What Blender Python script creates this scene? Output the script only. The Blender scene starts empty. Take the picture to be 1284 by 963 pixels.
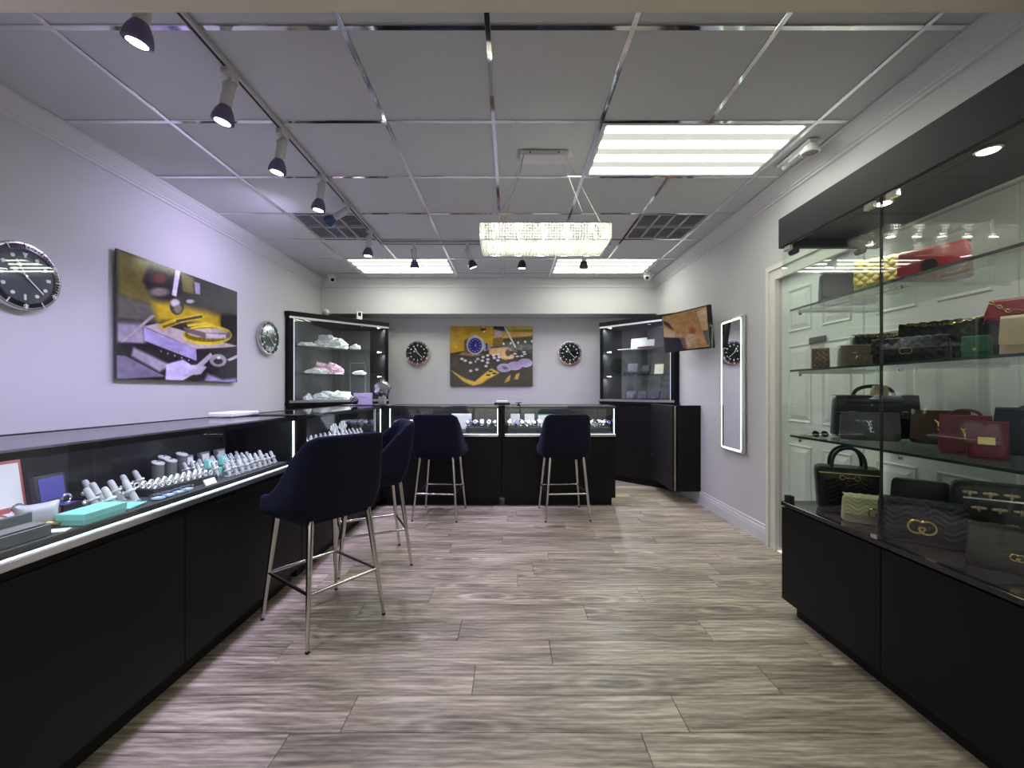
import bpy, bmesh, math, random
import numpy as np
from mathutils import Vector, Matrix, Euler
random.seed(7)
PI = math.pi
SC = bpy.context.scene
COL = SC.collection
# ------------------------------------------------------------------ camera
F, CX, CY, HC = 522.0, 640.0, 490.0, 1.19
cam = bpy.data.cameras.new('camera'); cam.sensor_width = 36; cam.lens = F/1284*36
cam.shift_x = (642-CX)/1284; cam.shift_y = (CY-481.5)/1284; cam.clip_start = .02
co = bpy.data.objects.new('camera', cam); COL.objects.link(co)
co.location = (0, 0, HC); co.rotation_euler = (PI/2, 0, 0); SC.camera = co
# ------------------------------------------------------------------ world, exposure
W = bpy.data.worlds.new('world'); SC.world = W; W.use_nodes = True
W.node_tree.nodes['Background'].inputs[0].default_value = (1.0, .95, .86, 1)
W.node_tree.nodes['Background'].inputs[1].default_value = 1.3
SC.view_settings.view_transform = 'Standard'; SC.view_settings.look = 'None'
SC.view_settings.exposure = 0.12; SC.view_settings.gamma = 1; SC.view_settings.use_curve_mapping = False
SC.cycles.max_bounces = 10; SC.cycles.transparent_max_bounces = 32; SC.cycles.diffuse_bounces = 5
SC.cycles.sample_clamp_indirect = 10; SC.cycles.blur_glossy = .33
# light levels of the lamps the room has
PANEL, SPOT, CHAND, PUCK, LED = 6.5, 62.0, .75, 7.0, 2.2
VIOLET = (.66, .58, 1.0); COOL = (.90, .96, 1.0); WARMW = (1.0, .98, .86)

def px(u, v, z=None, Y=None, X=None):
    """photo pixel -> point on height z, depth Y or side plane X"""
    if z is not None: Y = (z-HC)*F/(CY-v)
    elif X is not None: Y = X*F/(u-CX)
    return Vector(((u-CX)*Y/F, Y, HC+(CY-v)*Y/F))
# ------------------------------------------------------------------ materials
def s2l(c):
    return tuple(((x/255)/12.92 if x/255 <= .04045 else ((x/255+.055)/1.055)**2.4) for x in c)
MATS = {}
def M(name, col, rough=.5, metal=0, spec=.5, sheen=0, emis=0, coat=0, bump=None, vary=None, aniso=0):
    if name in MATS: return MATS[name]
    m = bpy.data.materials.new(name); m.use_nodes = True; MATS[name] = m
    nt = m.node_tree; b = nt.nodes['Principled BSDF']
    c = (*col, 1)
    b.inputs['Base Color'].default_value = c; b.inputs['Roughness'].default_value = rough
    b.inputs['Metallic'].default_value = metal; b.inputs['Specular IOR Level'].default_value = spec
    b.inputs['Sheen Weight'].default_value = sheen; b.inputs['Coat Weight'].default_value = coat
    if sheen: b.inputs['Sheen Roughness'].default_value = .4; b.inputs['Sheen Tint'].default_value = (*[min(1, x*6+.05) for x in col], 1)
    if emis: b.inputs['Emission Color'].default_value = c; b.inputs['Emission Strength'].default_value = emis
    tc = nt.nodes.new('ShaderNodeTexCoord')
    if bump:
        n = nt.nodes.new('ShaderNodeTexNoise'); n.inputs['Scale'].default_value = bump[0]; n.inputs['Detail'].default_value = 4
        bp = nt.nodes.new('ShaderNodeBump'); bp.inputs['Strength'].default_value = bump[1]; bp.inputs['Distance'].default_value = .002
        nt.links.new(tc.outputs['Object'], n.inputs['Vector']); nt.links.new(n.outputs['Fac'], bp.inputs['Height']); nt.links.new(bp.outputs['Normal'], b.inputs['Normal'])
    if vary:
        n = nt.nodes.new('ShaderNodeTexNoise'); n.inputs['Detail'].default_value = 5
        mp = nt.nodes.new('ShaderNodeMapping'); mp.inputs['Scale'].default_value = vary[0]
        mx = nt.nodes.new('ShaderNodeMix'); mx.data_type = 'RGBA'
        mx.inputs[6].default_value = tuple(x*(1-vary[1]) for x in col)+(1,); mx.inputs[7].default_value = tuple(min(1, x*(1+vary[1])) for x in col)+(1,)
        nt.links.new(tc.outputs['Object'], mp.inputs['Vector']); nt.links.new(mp.outputs['Vector'], n.inputs['Vector'])
        n.inputs['Scale'].default_value = 1
        nt.links.new(n.outputs['Fac'], mx.inputs[0]); nt.links.new(mx.outputs[2], b.inputs['Base Color'])
    return m
def glass(name, tint, ior=1.5, rough=0.0):
    if name in MATS: return MATS[name]
    m = bpy.data.materials.new(name); m.use_nodes = True; MATS[name] = m; nt = m.node_tree
    nt.nodes.remove(nt.nodes['Principled BSDF']); out = nt.nodes['Material Output']
    t = nt.nodes.new('ShaderNodeBsdfTransparent'); t.inputs[0].default_value = (*tint, 1)
    g = nt.nodes.new('ShaderNodeBsdfGlossy'); g.inputs['Roughness'].default_value = rough
    fr = nt.nodes.new('ShaderNodeFresnel')
    ge = nt.nodes.new('ShaderNodeNewGeometry'); mr = nt.nodes.new('ShaderNodeMapRange'); mr.inputs[3].default_value = ior; mr.inputs[4].default_value = 1/ior
    nt.links.new(ge.outputs['Backfacing'], mr.inputs[0]); nt.links.new(mr.outputs[0], fr.inputs[0])   # a pane: no total internal reflection at its rear face
    mx = nt.nodes.new('ShaderNodeMixShader')
    nt.links.new(fr.outputs[0], mx.inputs[0]); nt.links.new(t.outputs[0], mx.inputs[1]); nt.links.new(g.outputs[0], mx.inputs[2]); nt.links.new(mx.outputs[0], out.inputs[0])
    return m
def wood_floor():
    m = bpy.data.materials.new('plank_wood'); m.use_nodes = True; nt = m.node_tree; L = nt.links.new; b = nt.nodes['Principled BSDF']
    N = nt.nodes.new
    tc = N('ShaderNodeTexCoord'); oi = N('ShaderNodeObjectInfo')
    mul = N('ShaderNodeVectorMath'); mul.operation = 'MULTIPLY_ADD'
    cmb = N('ShaderNodeCombineXYZ'); k1 = N('ShaderNodeMath'); k1.operation = 'MULTIPLY'; k1.inputs[1].default_value = 91
    k2 = N('ShaderNodeMath'); k2.operation = 'MULTIPLY'; k2.inputs[1].default_value = 37
    L(oi.outputs['Random'], k1.inputs[0]); L(oi.outputs['Random'], k2.inputs[0]); L(k1.outputs[0], cmb.inputs[0]); L(k2.outputs[0], cmb.inputs[1])
    mul.inputs[1].default_value = (1, 1, 1); L(tc.outputs['Object'], mul.inputs[0]); L(cmb.outputs[0], mul.inputs[2])
    # warp so that the grain bends round knots
    wn = N('ShaderNodeTexNoise'); wn.inputs['Scale'].default_value = 3.2; wn.inputs['Detail'].default_value = 1; mpw = N('ShaderNodeMapping'); mpw.inputs['Scale'].default_value = (.35, 1.3, 1); L(mul.outputs[0], mpw.inputs['Vector']); L(mpw.outputs[0], wn.inputs['Vector'])
    wv = N('ShaderNodeVectorMath'); wv.operation = 'MULTIPLY_ADD'; wv.inputs[1].default_value = (0, .05, 0)
    L(wn.outputs['Color'], wv.inputs[0]); L(mul.outputs[0], wv.inputs[2])
    mp = N('ShaderNodeMapping'); mp.inputs['Scale'].default_value = (3.2, 60, 1); L(wv.outputs[0], mp.inputs['Vector'])
    n1 = N('ShaderNodeTexNoise'); n1.inputs['Scale'].default_value = 1; n1.inputs['Detail'].default_value = 7; n1.inputs['Roughness'].default_value = .65; L(mp.outputs[0], n1.inputs['Vector'])
    mp2 = N('ShaderNodeMapping'); mp2.inputs['Scale'].default_value = (1.1, 7, 1); L(wv.outputs[0], mp2.inputs['Vector'])
    n2 = N('ShaderNodeTexNoise'); n2.inputs['Scale'].default_value = 1; n2.inputs['Detail'].default_value = 3; L(mp2.outputs[0], n2.inputs['Vector'])
    wa = N('ShaderNodeTexWave'); wa.bands_direction = 'Y'; wa.inputs['Scale'].default_value = 9; wa.inputs['Distortion'].default_value = 6; wa.inputs['Detail'].default_value = 2; L(wv.outputs[0], wa.inputs['Vector'])
    add = N('ShaderNodeMath'); add.operation = 'MULTIPLY_ADD'; add.inputs[1].default_value = .32; L(n2.outputs['Fac'], add.inputs[0])
    h = N('ShaderNodeMath'); h.operation = 'MULTIPLY'; h.inputs[1].default_value = .68; L(n1.outputs['Fac'], h.inputs[0]); L(h.outputs[0], add.inputs[2])
    add2 = N('ShaderNodeMath'); add2.operation = 'MULTIPLY_ADD'; add2.inputs[1].default_value = .05; L(wa.outputs['Fac'], add2.inputs[0]); L(add.outputs[0], add2.inputs[2])
    cr = N('ShaderNodeValToRGB'); e = cr.color_ramp.elements
    e[0].position = .38; e[0].color = (*s2l((104, 95, 84)), 1); e[1].position = .64; e[1].color = (*s2l((218, 206, 182)), 1)
    q = e.new(.47); q.color = (*s2l((144, 132, 115)), 1); q = e.new(.56); q.color = (*s2l((182, 170, 149)), 1)
    L(add2.outputs[0], cr.inputs[0])
    # knots
    mp3 = N('ShaderNodeMapping'); mp3.inputs['Scale'].default_value = (1.25, 4.2, 1); L(mul.outputs[0], mp3.inputs['Vector'])
    vo = N('ShaderNodeTexVoronoi'); vo.voronoi_dimensions = '2D'; vo.inputs['Scale'].default_value = 1.0; L(mp3.outputs[0], vo.inputs['Vector'])
    kr = N('ShaderNodeValToRGB'); kr.color_ramp.elements[0].position = .03; kr.color_ramp.elements[0].color = (.22, .22, .24, 1); kr.color_ramp.elements[1].position = .10; kr.color_ramp.elements[1].color = (1, 1, 1, 1)
    L(vo.outputs['Distance'], kr.inputs[0])
    sepc = N('ShaderNodeSeparateColor'); L(vo.outputs['Color'], sepc.inputs[0]); gate = N('ShaderNodeMath'); gate.operation = 'GREATER_THAN'; gate.inputs[1].default_value = .55; L(sepc.outputs[0], gate.inputs[0])
    # growth rings round the knots
    w1 = N('ShaderNodeMath'); w1.operation = 'MULTIPLY'; w1.inputs[1].default_value = 46; L(vo.outputs['Distance'], w1.inputs[0]); w2 = N('ShaderNodeMath'); w2.operation = 'SINE'; L(w1.outputs[0], w2.inputs[0])
    w3 = N('ShaderNodeMapRange'); w3.inputs[1].default_value = 0; w3.inputs[2].default_value = .42; w3.inputs[3].default_value = .075; w3.inputs[4].default_value = 0; L(vo.outputs['Distance'], w3.inputs[0])
    w4 = N('ShaderNodeMath'); w4.operation = 'MULTIPLY'; L(w2.outputs[0], w4.inputs[0]); L(w3.outputs[0], w4.inputs[1]); w5 = N('ShaderNodeMath'); w5.operation = 'MULTIPLY_ADD'; L(w4.outputs[0], w5.inputs[0]); L(gate.outputs[0], w5.inputs[1]); L(add2.outputs[0], w5.inputs[2]); L(w5.outputs[0], cr.inputs[0])
    kg = N('ShaderNodeMath'); kg.operation = 'MULTIPLY'; kg.inputs[1].default_value = .85; L(gate.outputs[0], kg.inputs[0])
    mx = N('ShaderNodeMix'); mx.data_type = 'RGBA'; mx.blend_type = 'MULTIPLY'; L(kg.outputs[0], mx.inputs[0]); L(cr.outputs[0], mx.inputs[6]); L(kr.outputs[0], mx.inputs[7])
    # plank to plank tone
    hsv = N('ShaderNodeHueSaturation'); mr = N('ShaderNodeMapRange'); mr.inputs[3].default_value = .80; mr.inputs[4].default_value = 1.10
    L(oi.outputs['Random'], mr.inputs[0]); L(mr.outputs[0], hsv.inputs['Value']); L(mx.outputs[2], hsv.inputs['Color']); L(hsv.outputs[0], b.inputs['Base Color'])
    b.inputs['Roughness'].default_value = .38
    bp = N('ShaderNodeBump'); bp.inputs['Strength'].default_value = .12; bp.inputs['Distance'].default_value = .002; L(n1.outputs['Fac'], bp.inputs['Height']); L(bp.outputs[0], b.inputs['Normal'])
    return m
WALL = M('wall_paint', (.575, .57, .585), .75, bump=(260, .08))
TRIM = M('trim_paint', (.64, .64, .645), .45)
TILE = M('ceiling_tile', (.56, .57, .57), .9, bump=(180, .25), vary=((6, 6, 6), .04))
CHROME = M('chrome', (.78, .78, .80), .07, 1, bump=(4, .35))
STEEL = M('brushed_steel', (.62, .60, .56), .22, 1)
ALU = M('aluminium', (.75, .76, .77), .3, 1)
BLACK = M('black_laminate', (.007, .007, .0075), .45, spec=.18, vary=((2, 40, 3), .35))
BLACKG = M('black_gloss', (.012, .012, .016), .12)
DARKW = M('dark_wood', (.035, .032, .035), .45, vary=((30, 30, 2), .4))
FELT = M('grey_felt', (.16, .16, .18), .9)
FELTD = M('dark_felt', (.045, .045, .05), .85)
WHITE = M('white_plastic', (.75, .75, .75), .4)
WHITEM = M('white_card', (.82, .82, .80), .6)
NAVY = M('navy_velvet', (.006, .0075, .02), .85, spec=.2, sheen=.25)
GLASS = glass('clear_glass', (.965, .985, .975), 1.5)
GLASSG = glass('green_glass', (.95, .98, .96), 1.42)
SHELFG = glass('shelf_glass', (.90, .95, .92), 1.55)
GOLD = M('gold', (.78, .58, .25), .25, 1)
SILVER = M('silver', (.88, .88, .90), .15, 1)
LEDM = M('led_white', (.88, .96, 1.0), .5, emis=LED)
RUB = M('black_rubber', (.02, .02, .02), .7)
# ------------------------------------------------------------------ mesh helpers
class B:
    def __init__(s): s.bm = bmesh.new()
    def _new(s, geo, mtx):
        bmesh.ops.transform(s.bm, matrix=mtx, verts=geo); return geo
    def box(s, lo, hi, bev=0, seg=2, rot=None):
        lo = Vector(lo); hi = Vector(hi); c = (lo+hi)/2; d = hi-lo
        t = bmesh.new(); bmesh.ops.create_cube(t, size=1); bmesh.ops.scale(t, vec=d, verts=t.verts)
        if bev: bmesh.ops.bevel(t, geom=list(t.edges), offset=bev, segments=seg, profile=.5, affect='EDGES')
        m = Matrix.Translation(c) @ (rot.to_matrix().to_4x4() if rot else Matrix())
        t.transform(m); s.merge(t); return s
    def merge(s, t):
        me = bpy.data.meshes.new('_t'); t.to_mesh(me); t.free(); s.bm.from_mesh(me); bpy.data.meshes.remove(me); return s
    def cyl(s, a, b, r0, r1=None, seg=12, cap=True):
        r1 = r0 if r1 is None else r1; a = Vector(a); b = Vector(b); d = b-a
        t = bmesh.new(); bmesh.ops.create_cone(t, cap_ends=cap, segments=seg, radius1=r0, radius2=r1, depth=d.length)
        t.transform(Matrix.Translation((a+b)/2) @ d.to_track_quat('Z', 'Y').to_matrix().to_4x4()); return s.merge(t)
    def sph(s, c, r, sub=2, sc=(1, 1, 1)):
        t = bmesh.new(); bmesh.ops.create_icosphere(t, subdivisions=sub, radius=r); t.transform(Matrix.Translation(c) @ Matrix.Diagonal((*sc, 1))); return s.merge(t)
    def prism(s, poly, z0, z1):
        lo = [s.bm.verts.new((x, y, z0)) for x, y in poly]; hi = [s.bm.verts.new((x, y, z1)) for x, y in poly]; n = len(poly)
        fs = [s.bm.faces.new(lo[::-1]), s.bm.faces.new(hi)]
        fs += [s.bm.faces.new((lo[i], lo[(i+1) % n], hi[(i+1) % n], hi[i])) for i in range(n)]
        bmesh.ops.recalc_face_normals(s.bm, faces=fs); return s
    def poly3(s, pts, d):
        """flat polygon (3d points) given a thickness vector"""
        d = Vector(d); a = [s.bm.verts.new(p) for p in pts]; b = [s.bm.verts.new(Vector(p)+d) for p in pts]; n = len(a)
        fs = [s.bm.faces.new(a[::-1]), s.bm.faces.new(b)]+[s.bm.faces.new((a[i], a[(i+1) % n], b[(i+1) % n], b[i])) for i in range(n)]
        bmesh.ops.recalc_face_normals(s.bm, faces=fs); return s
    def lathe(s, prof, seg=24, axis='Z', c=(0, 0, 0)):
        rings = []
        for r, h in prof:
            rings.append([s.bm.verts.new((r*math.cos(2*PI*k/seg), r*math.sin(2*PI*k/seg), h)) for k in range(seg)])
        fs = []
        for p, q in zip(rings, rings[1:]):
            for k in range(seg): fs.append(s.bm.faces.new((p[k], p[(k+1) % seg], q[(k+1) % seg], q[k])))
        if prof[0][0] > 1e-4: fs.append(s.bm.faces.new(rings[0][::-1]))
        if prof[-1][0] > 1e-4: fs.append(s.bm.faces.new(rings[-1]))
        vs = [v for r in rings for v in r]
        m = Matrix.Translation(c)
        if axis == 'Y': m = m @ Matrix.Rotation(PI/2, 4, 'X')
        bmesh.ops.transform(s.bm, matrix=m, verts=vs); bmesh.ops.recalc_face_normals(s.bm, faces=fs); return s
    def tube(s, pts, r, seg=8, closed=False):
        pts = [Vector(p) for p in pts]; n = len(pts); rings = []; up = Vector((0, 0, 1))
        rad = r if isinstance(r, (list, tuple)) else [r]*n
        pn = None
        for i, p in enumerate(pts):
            if closed: t = pts[(i+1) % n]-pts[i-1]
            else: t = pts[min(i+1, n-1)]-pts[max(i-1, 0)]
            t.normalize()
            if pn is None:
                ref = up if abs(t.dot(up)) < .9 else Vector((1, 0, 0)); pn = (ref-t*ref.dot(t)).normalized()
            else:
                q = pn-t*pn.dot(t); pn = q.normalized() if q.length > 1e-6 else pn
            bn = t.cross(pn)
            rings.append([s.bm.verts.new(p+(pn*math.cos(2*PI*k/seg)+bn*math.sin(2*PI*k/seg))*rad[i]) for k in range(seg)])
        fs = []; rr = rings+[rings[0]] if closed else rings
        for a, b in zip(rr, rr[1:]):
            for k in range(seg): fs.append(s.bm.faces.new((a[k], a[(k+1) % seg], b[(k+1) % seg], b[k])))
        if not closed: fs += [s.bm.faces.new(rings[0][::-1]), s.bm.faces.new(rings[-1])]
        bmesh.ops.recalc_face_normals(s.bm, faces=fs); return s
    def surf(s, P, cu=False):
        """grid surface from P[i][j] points"""
        V = [[s.bm.verts.new(p) for p in r] for r in P]; n = len(V); m = len(V[0])
        for i in range(n-1+(1 if cu else 0)):
            for j in range(m-1): s.bm.faces.new((V[i][j], V[(i+1) % n][j], V[(i+1) % n][j+1], V[i][j+1]))
        return V
def obj(name, b, mat, parent=None, smooth=False, loc=None, rot=None):
    me = bpy.data.meshes.new(name)
    b.bm.to_mesh(me); b.bm.free()
    me.materials.append(mat)
    if smooth:
        me.polygons.foreach_set('use_smooth', [True]*len(me.polygons))
        me.set_sharp_from_angle(angle=math.radians(40))
    o = bpy.data.objects.new(name, me); COL.objects.link(o)
    if parent: o.parent = parent
    if loc is not None: o.location = loc
    if rot is not None: o.rotation_euler = rot
    return o
def tag(o, label, cat, group=None):
    o['label'] = label; o['category'] = cat
    if group: o['group'] = group
    return o
def thing(name, label, cat, loc=(0, 0, 0), rz=0, group=None, rot=None):
    o = bpy.data.objects.new(name, None); COL.objects.link(o); o.empty_display_size = .05
    o.location = loc; o.rotation_euler = rot if rot is not None else (0, 0, rz)
    return tag(o, label, cat, group)
def struct(name, b, mat, smooth=False):
    o = obj(name, b, mat, None, smooth); o['kind'] = 'structure'; return o
def copy_tree(o, parent=None):
    c = o.copy(); COL.objects.link(c); c.parent = parent
    for ch in o.children: copy_tree(ch, c)
    return c
def light(kind, name, loc, energy, color, aim=None, **kw):
    d = bpy.data.lights.new(name, kind); d.energy = energy; d.color = color
    for k, v in kw.items(): setattr(d, k, v)
    o = bpy.data.objects.new(name, d); COL.objects.link(o); o.location = loc
    if aim is not None: o.rotation_euler = Vector(aim).to_track_quat('-Z', 'Y').to_euler()
    return o
def text_b(txt, size, depth=.002, align='CENTER'):
    c = bpy.data.curves.new('t', 'FONT'); c.body = txt; c.size = size; c.extrude = depth; c.align_x = align; c.align_y = 'CENTER'; c.resolution_u = 3
    o = bpy.data.objects.new('t', c); COL.objects.link(o)
    dg = bpy.context.evaluated_depsgraph_get(); dg.update()
    me = bpy.data.meshes.new_from_object(o.evaluated_get(dg)); b = B(); b.bm.from_mesh(me)
    bpy.data.objects.remove(o); bpy.data.curves.remove(c); bpy.data.meshes.remove(me)
    return b
# ------------------------------------------------------------------ painted prints (flat print: photographs on panels, screen)
def homog(src, dst):
    A = []; y = []
    for (x, yy), (u, v) in zip(src, dst):
        A += [[x, yy, 1, 0, 0, 0, -u*x, -u*yy], [0, 0, 0, x, yy, 1, -v*x, -v*yy]]; y += [u, v]
    return np.append(np.linalg.solve(np.array(A, float), np.array(y, float)), 1).reshape(3, 3)
class Paint:
    def __init__(s, quad, nx, ny, bg):
        s.nx, s.ny = nx, ny; Hm = homog([(0, 0), (1, 0), (1, 1), (0, 1)], quad)
        u, v = np.meshgrid(np.linspace(0, 1, nx), np.linspace(0, 1, ny))
        w = Hm[2, 0]*u+Hm[2, 1]*v+Hm[2, 2]
        s.x = (Hm[0, 0]*u+Hm[0, 1]*v+Hm[0, 2])/w; s.y = (Hm[1, 0]*u+Hm[1, 1]*v+Hm[1, 2])/w
        s.c = np.ones((ny, nx, 3))*np.array(bg, float)
    def _mix(s, a, col): s.c = s.c*(1-a[..., None])+np.array(col, float)*a[..., None]
    def poly(s, pts, col, soft=3):
        d = np.full(s.x.shape, 1e9); ins = np.zeros(s.x.shape, bool); n = len(pts)
        for i in range(n):
            x0, y0 = pts[i]; x1, y1 = pts[(i+1) % n]
            t = np.clip(((s.x-x0)*(x1-x0)+(s.y-y0)*(y1-y0))/max(1e-9, (x1-x0)**2+(y1-y0)**2), 0, 1)
            d = np.minimum(d, np.hypot(s.x-x0-t*(x1-x0), s.y-y0-t*(y1-y0)))
            cnd = (y0 > s.y) != (y1 > s.y)
            with np.errstate(all='ignore'): ins ^= cnd & (s.x < (x1-x0)*(s.y-y0)/(y1-y0+1e-12)+x0)
        sd = np.where(ins, d, -d); s._mix(np.clip(.5+sd/(2*soft), 0, 1), col)
    def ell(s, cx, cy, rx, ry, col, soft=.12):
        r = np.hypot((s.x-cx)/rx, (s.y-cy)/ry); s._mix(np.clip((1-r)/soft+.5, 0, 1), col)
    def mesh(s, name, p00, du, dv, mat, parent):
        """grid with top-left p00, du across, dv down"""
        p00 = Vector(p00); du = Vector(du); dv = Vector(dv)
        vs = [p00+du*(i/(s.nx-1))+dv*(j/(s.ny-1)) for j in range(s.ny) for i in range(s.nx)]
        fs = [(j*s.nx+i, (j+1)*s.nx+i, (j+1)*s.nx+i+1, j*s.nx+i+1) for j in range(s.ny-1) for i in range(s.nx-1)]
        me = bpy.data.meshes.new(name); me.from_pydata(vs, [], fs)
        at = me.color_attributes.new('print', 'FLOAT_COLOR', 'POINT')
        rg = np.random.RandomState(5); nz = np.zeros((s.ny, s.nx))
        for k in (6, 14, 40):     # soft mottling of the photograph
            g = rg.rand(k+2, k+2); yy = np.linspace(0, k, s.ny); xx = np.linspace(0, k, s.nx); iy = yy.astype(int); ix = xx.astype(int); fy = (yy-iy)[:, None]; fx = (xx-ix)[None]
            nz += (g[iy][:, ix]*(1-fy)*(1-fx)+g[iy+1][:, ix]*fy*(1-fx)+g[iy][:, ix+1]*(1-fy)*fx+g[iy+1][:, ix+1]*fy*fx-.5)*.16
        c = np.clip(s.c/255*(1+nz[..., None]), 0, 1); lin = np.where(c <= .04045, c/12.92, ((c+.055)/1.055)**2.4)
        rgba = np.concatenate([lin, np.ones(lin.shape[:2]+(1,))], -1).reshape(-1).astype(np.float32)
        at.data.foreach_set('color', rgba); me.materials.append(mat)
        o = bpy.data.objects.new(name, me); COL.objects.link(o); o.parent = parent; return o
def print_mat(name, rough, emis=0):
    m = bpy.data.materials.new(name); m.use_nodes = True; nt = m.node_tree; b = nt.nodes['Principled BSDF']
    a = nt.nodes.new('ShaderNodeAttribute'); a.attribute_name = 'print'; nt.links.new(a.outputs['Color'], b.inputs['Base Color'])
    b.inputs['Roughness'].default_value = rough
    if emis: nt.links.new(a.outputs['Color'], b.inputs['Emission Color']); b.inputs['Emission Strength'].default_value = emis
    return m
# ================================================================== the room
XL, XR, YB, YS, ZC, YF = -2.60, 2.00, 6.05, 5.70, 2.713, -1.2
T = .12
struct('wall_left', B().box((XL-T, YF, 0), (XL, YB+T, ZC+.1)), WALL)
struct('wall_back', B().box((XL, YB, 0), (XR, YB+T, ZC+.1)), WALL)
struct('wall_soffit', B().box((XL, YS, 2.245), (XR, YB, ZC)), WALL)
DY0, DY1, DZ = .93, 3.10, 2.02
wr = B().box((XR, DY1, 0), (XR+T, YB+T, ZC+.1)).box((XR, YF, 0), (XR+T, DY0, ZC+.1)).box((XR, DY0, DZ), (XR+T, DY1, ZC+.1))
struct('wall_right', wr, WALL)
wf = B().box((XL-T, YF-T, 0), (XR+T, YF, .35)).box((XL-T, YF-T, 2.35), (XR+T, YF, ZC+.1)).box((XL-T, YF-T, .35), (-2.0, YF, 2.35)).box((1.4, YF-T, .35), (XR+T, YF, 2.35))
struct('wall_front', wf, WALL)
win = struct('window_1', B().box((-2.0, YF-.07, .35), (1.4, YF-.06, 2.35)), GLASS)
fr = B()
for x in (-2.0, -.9, .2, 1.35): fr.box((x, YF-.09, .35), (x+.05, YF-.03, 2.35))
fr.box((-2.0, YF-.09, .35), (1.4, YF-.03, .40)).box((-2.0, YF-.09, 2.30), (1.4, YF-.03, 2.35))
obj('window_frame', fr, ALU, win)
# beam across the room just in front of the camera
hd = struct('wall_header', B().box((XL, 1.0, 2.285), (XR, 1.205, ZC)), M('beam_paint', (.70, .66, .52), .8, bump=(200, .1)))
# crown mouldings: profile in (out from wall, down from ceiling)
CP = [(0, 0), (.085, 0), (.085, .012), (.075, .016), (.06, .035), (.035, .062), (.022, .075), (.022, .085), (.012, .09), (.012, .105), (0, .11)]
def moulding(name, prof, a, b, nrm, z, up=False, mat=TRIM):
    a = Vector(a); b = Vector(b); nrm = Vector(nrm); s = 1 if up else -1
    pts = [a+nrm*o+Vector((0, 0, z+s*d)) for o, d in prof]
    return struct(name, B().poly3(pts, b-a), mat)
moulding('trim_1', CP, (XL, 1.205, 0), (XL, YS, 0), (1, 0, 0), ZC)
moulding('trim_2', CP, (XR, 1.205, 0), (XR, YS, 0), (-1, 0, 0), ZC)
moulding('trim_3', CP, (XL, YS, 0), (XR, YS, 0), (0, -1, 0), ZC)
BP = [(0, 0), (.018, 0), (.018, .085), (.013, .09), (.016, .097), (.013, .112), (.008, .118), (.008, .135), (0, .14)]
moulding('baseboard_right', BP, (XR, DY1+.11, 0), (XR, YB, 0), (-1, 0, 0), 0, True)
moulding('baseboard_left', BP, (XL, YF, 0), (XL, YB, 0), (1, 0, 0), 0, True)
moulding('baseboard_back', BP, (XL, YB, 0), (XR, YB, 0), (0, -1, 0), 0, True)
# door casing and panelled door leaves in the right wall
cs = B().box((XR-.022, DY1, 0), (XR-.0005, DY1+.1095, DZ+.1095)).box((XR-.022, DY0-.1, DZ), (XR, DY1, DZ+.11)).box((XR-.022, DY0-.1, 0), (XR, DY0, DZ))
cs.box((XR-.034, DY1+.075, 0), (XR-.02, DY1+.11, DZ+.11)).box((XR-.034, DY0-.1, DZ+.075), (XR-.02, DY1+.075, DZ+.11)).box((XR-.03, DY1+.0, 0), (XR-.02, DY1+.018, DZ))
struct('trim_4', cs, M('casing_paint', (.73, .72, .66), .45))
DOORP = M('door_paint', (.78, .79, .76), .4)
LW = (DY1-DY0)/3
for k in range(3):
    y1 = DY1-k*LW; y0 = y1-LW
    d = struct('door_%d' % (k+1), B().box((XR+.018, y0+.003, .008), (XR+.055, y1-.003, DZ-.004), .003, 1), DOORP)
    for (za, zb) in ((.22, .80), (.98, 1.50), (1.62, 1.90)):
        for c in (0, 1):
            ya = y0+.095+c*(LW/2-.035); yb = ya+LW/2-.155
            t = bmesh.new(); bmesh.ops.create_cube(t, size=1)
            p = B()
            o1, o2, o3 = .0, .022, .045
            def ring(i, x): return [(x, ya+i, za+i), (x, yb-i, za+i), (x, yb-i, zb-i), (x, ya+i, zb-i)]
            R = [ring(-.012, XR+.0178), ring(-.006, XR+.009), ring(.008, XR+.0175), ring(.04, XR+.010)]
            V = [[p.bm.verts.new(q) for q in r] for r in R]
            for a, b_ in zip(V, V[1:]):
                for i in range(4): p.bm.faces.new((a[i], a[(i+1) % 4], b_[(i+1) % 4], b_[i]))
            p.bm.faces.new(V[-1]); bmesh.ops.recalc_face_normals(p.bm, faces=p.bm.faces); t.free()
            obj('door_panel', p, DOORP, d)
# floor planks
fl = struct('floor', B().box((XL, YF, -.06), (XR, YB, -.010)), M('floor_gap', (.05, .045, .04), .8))
PW = .1785; PL = 1.2195; WOOD = wood_floor()
OFF = {0: -.766, 1: -.594, 2: -.151, 3: -1.036, 4: -.252, 5: .405, 6: -.46, 7: .045}
row0 = 1.449-PW
for r in range(-6, 27):
    y = row0+r*PW
    if y > YB-.02 or y+PW < .2: continue
    off = OFF.get(r, random.uniform(0, PL)); x = off-math.ceil((off-XL)/PL)*PL
    while x < XR:
        a = max(x, XL); b_ = min(x+PL, XR); yb = min(y+PW, YB)
        if b_-a > .03:
            cx, cy = (a+b_)/2, (y+yb)/2; hx, hy = (b_-a)/2-.0009, (yb-y)/2-.0009
            obj('plank', B().box((-hx, -hy, -.010), (hx, hy, 0), .0012, 1), WOOD, fl, loc=(cx, cy, 0))
        x += PL
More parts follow.
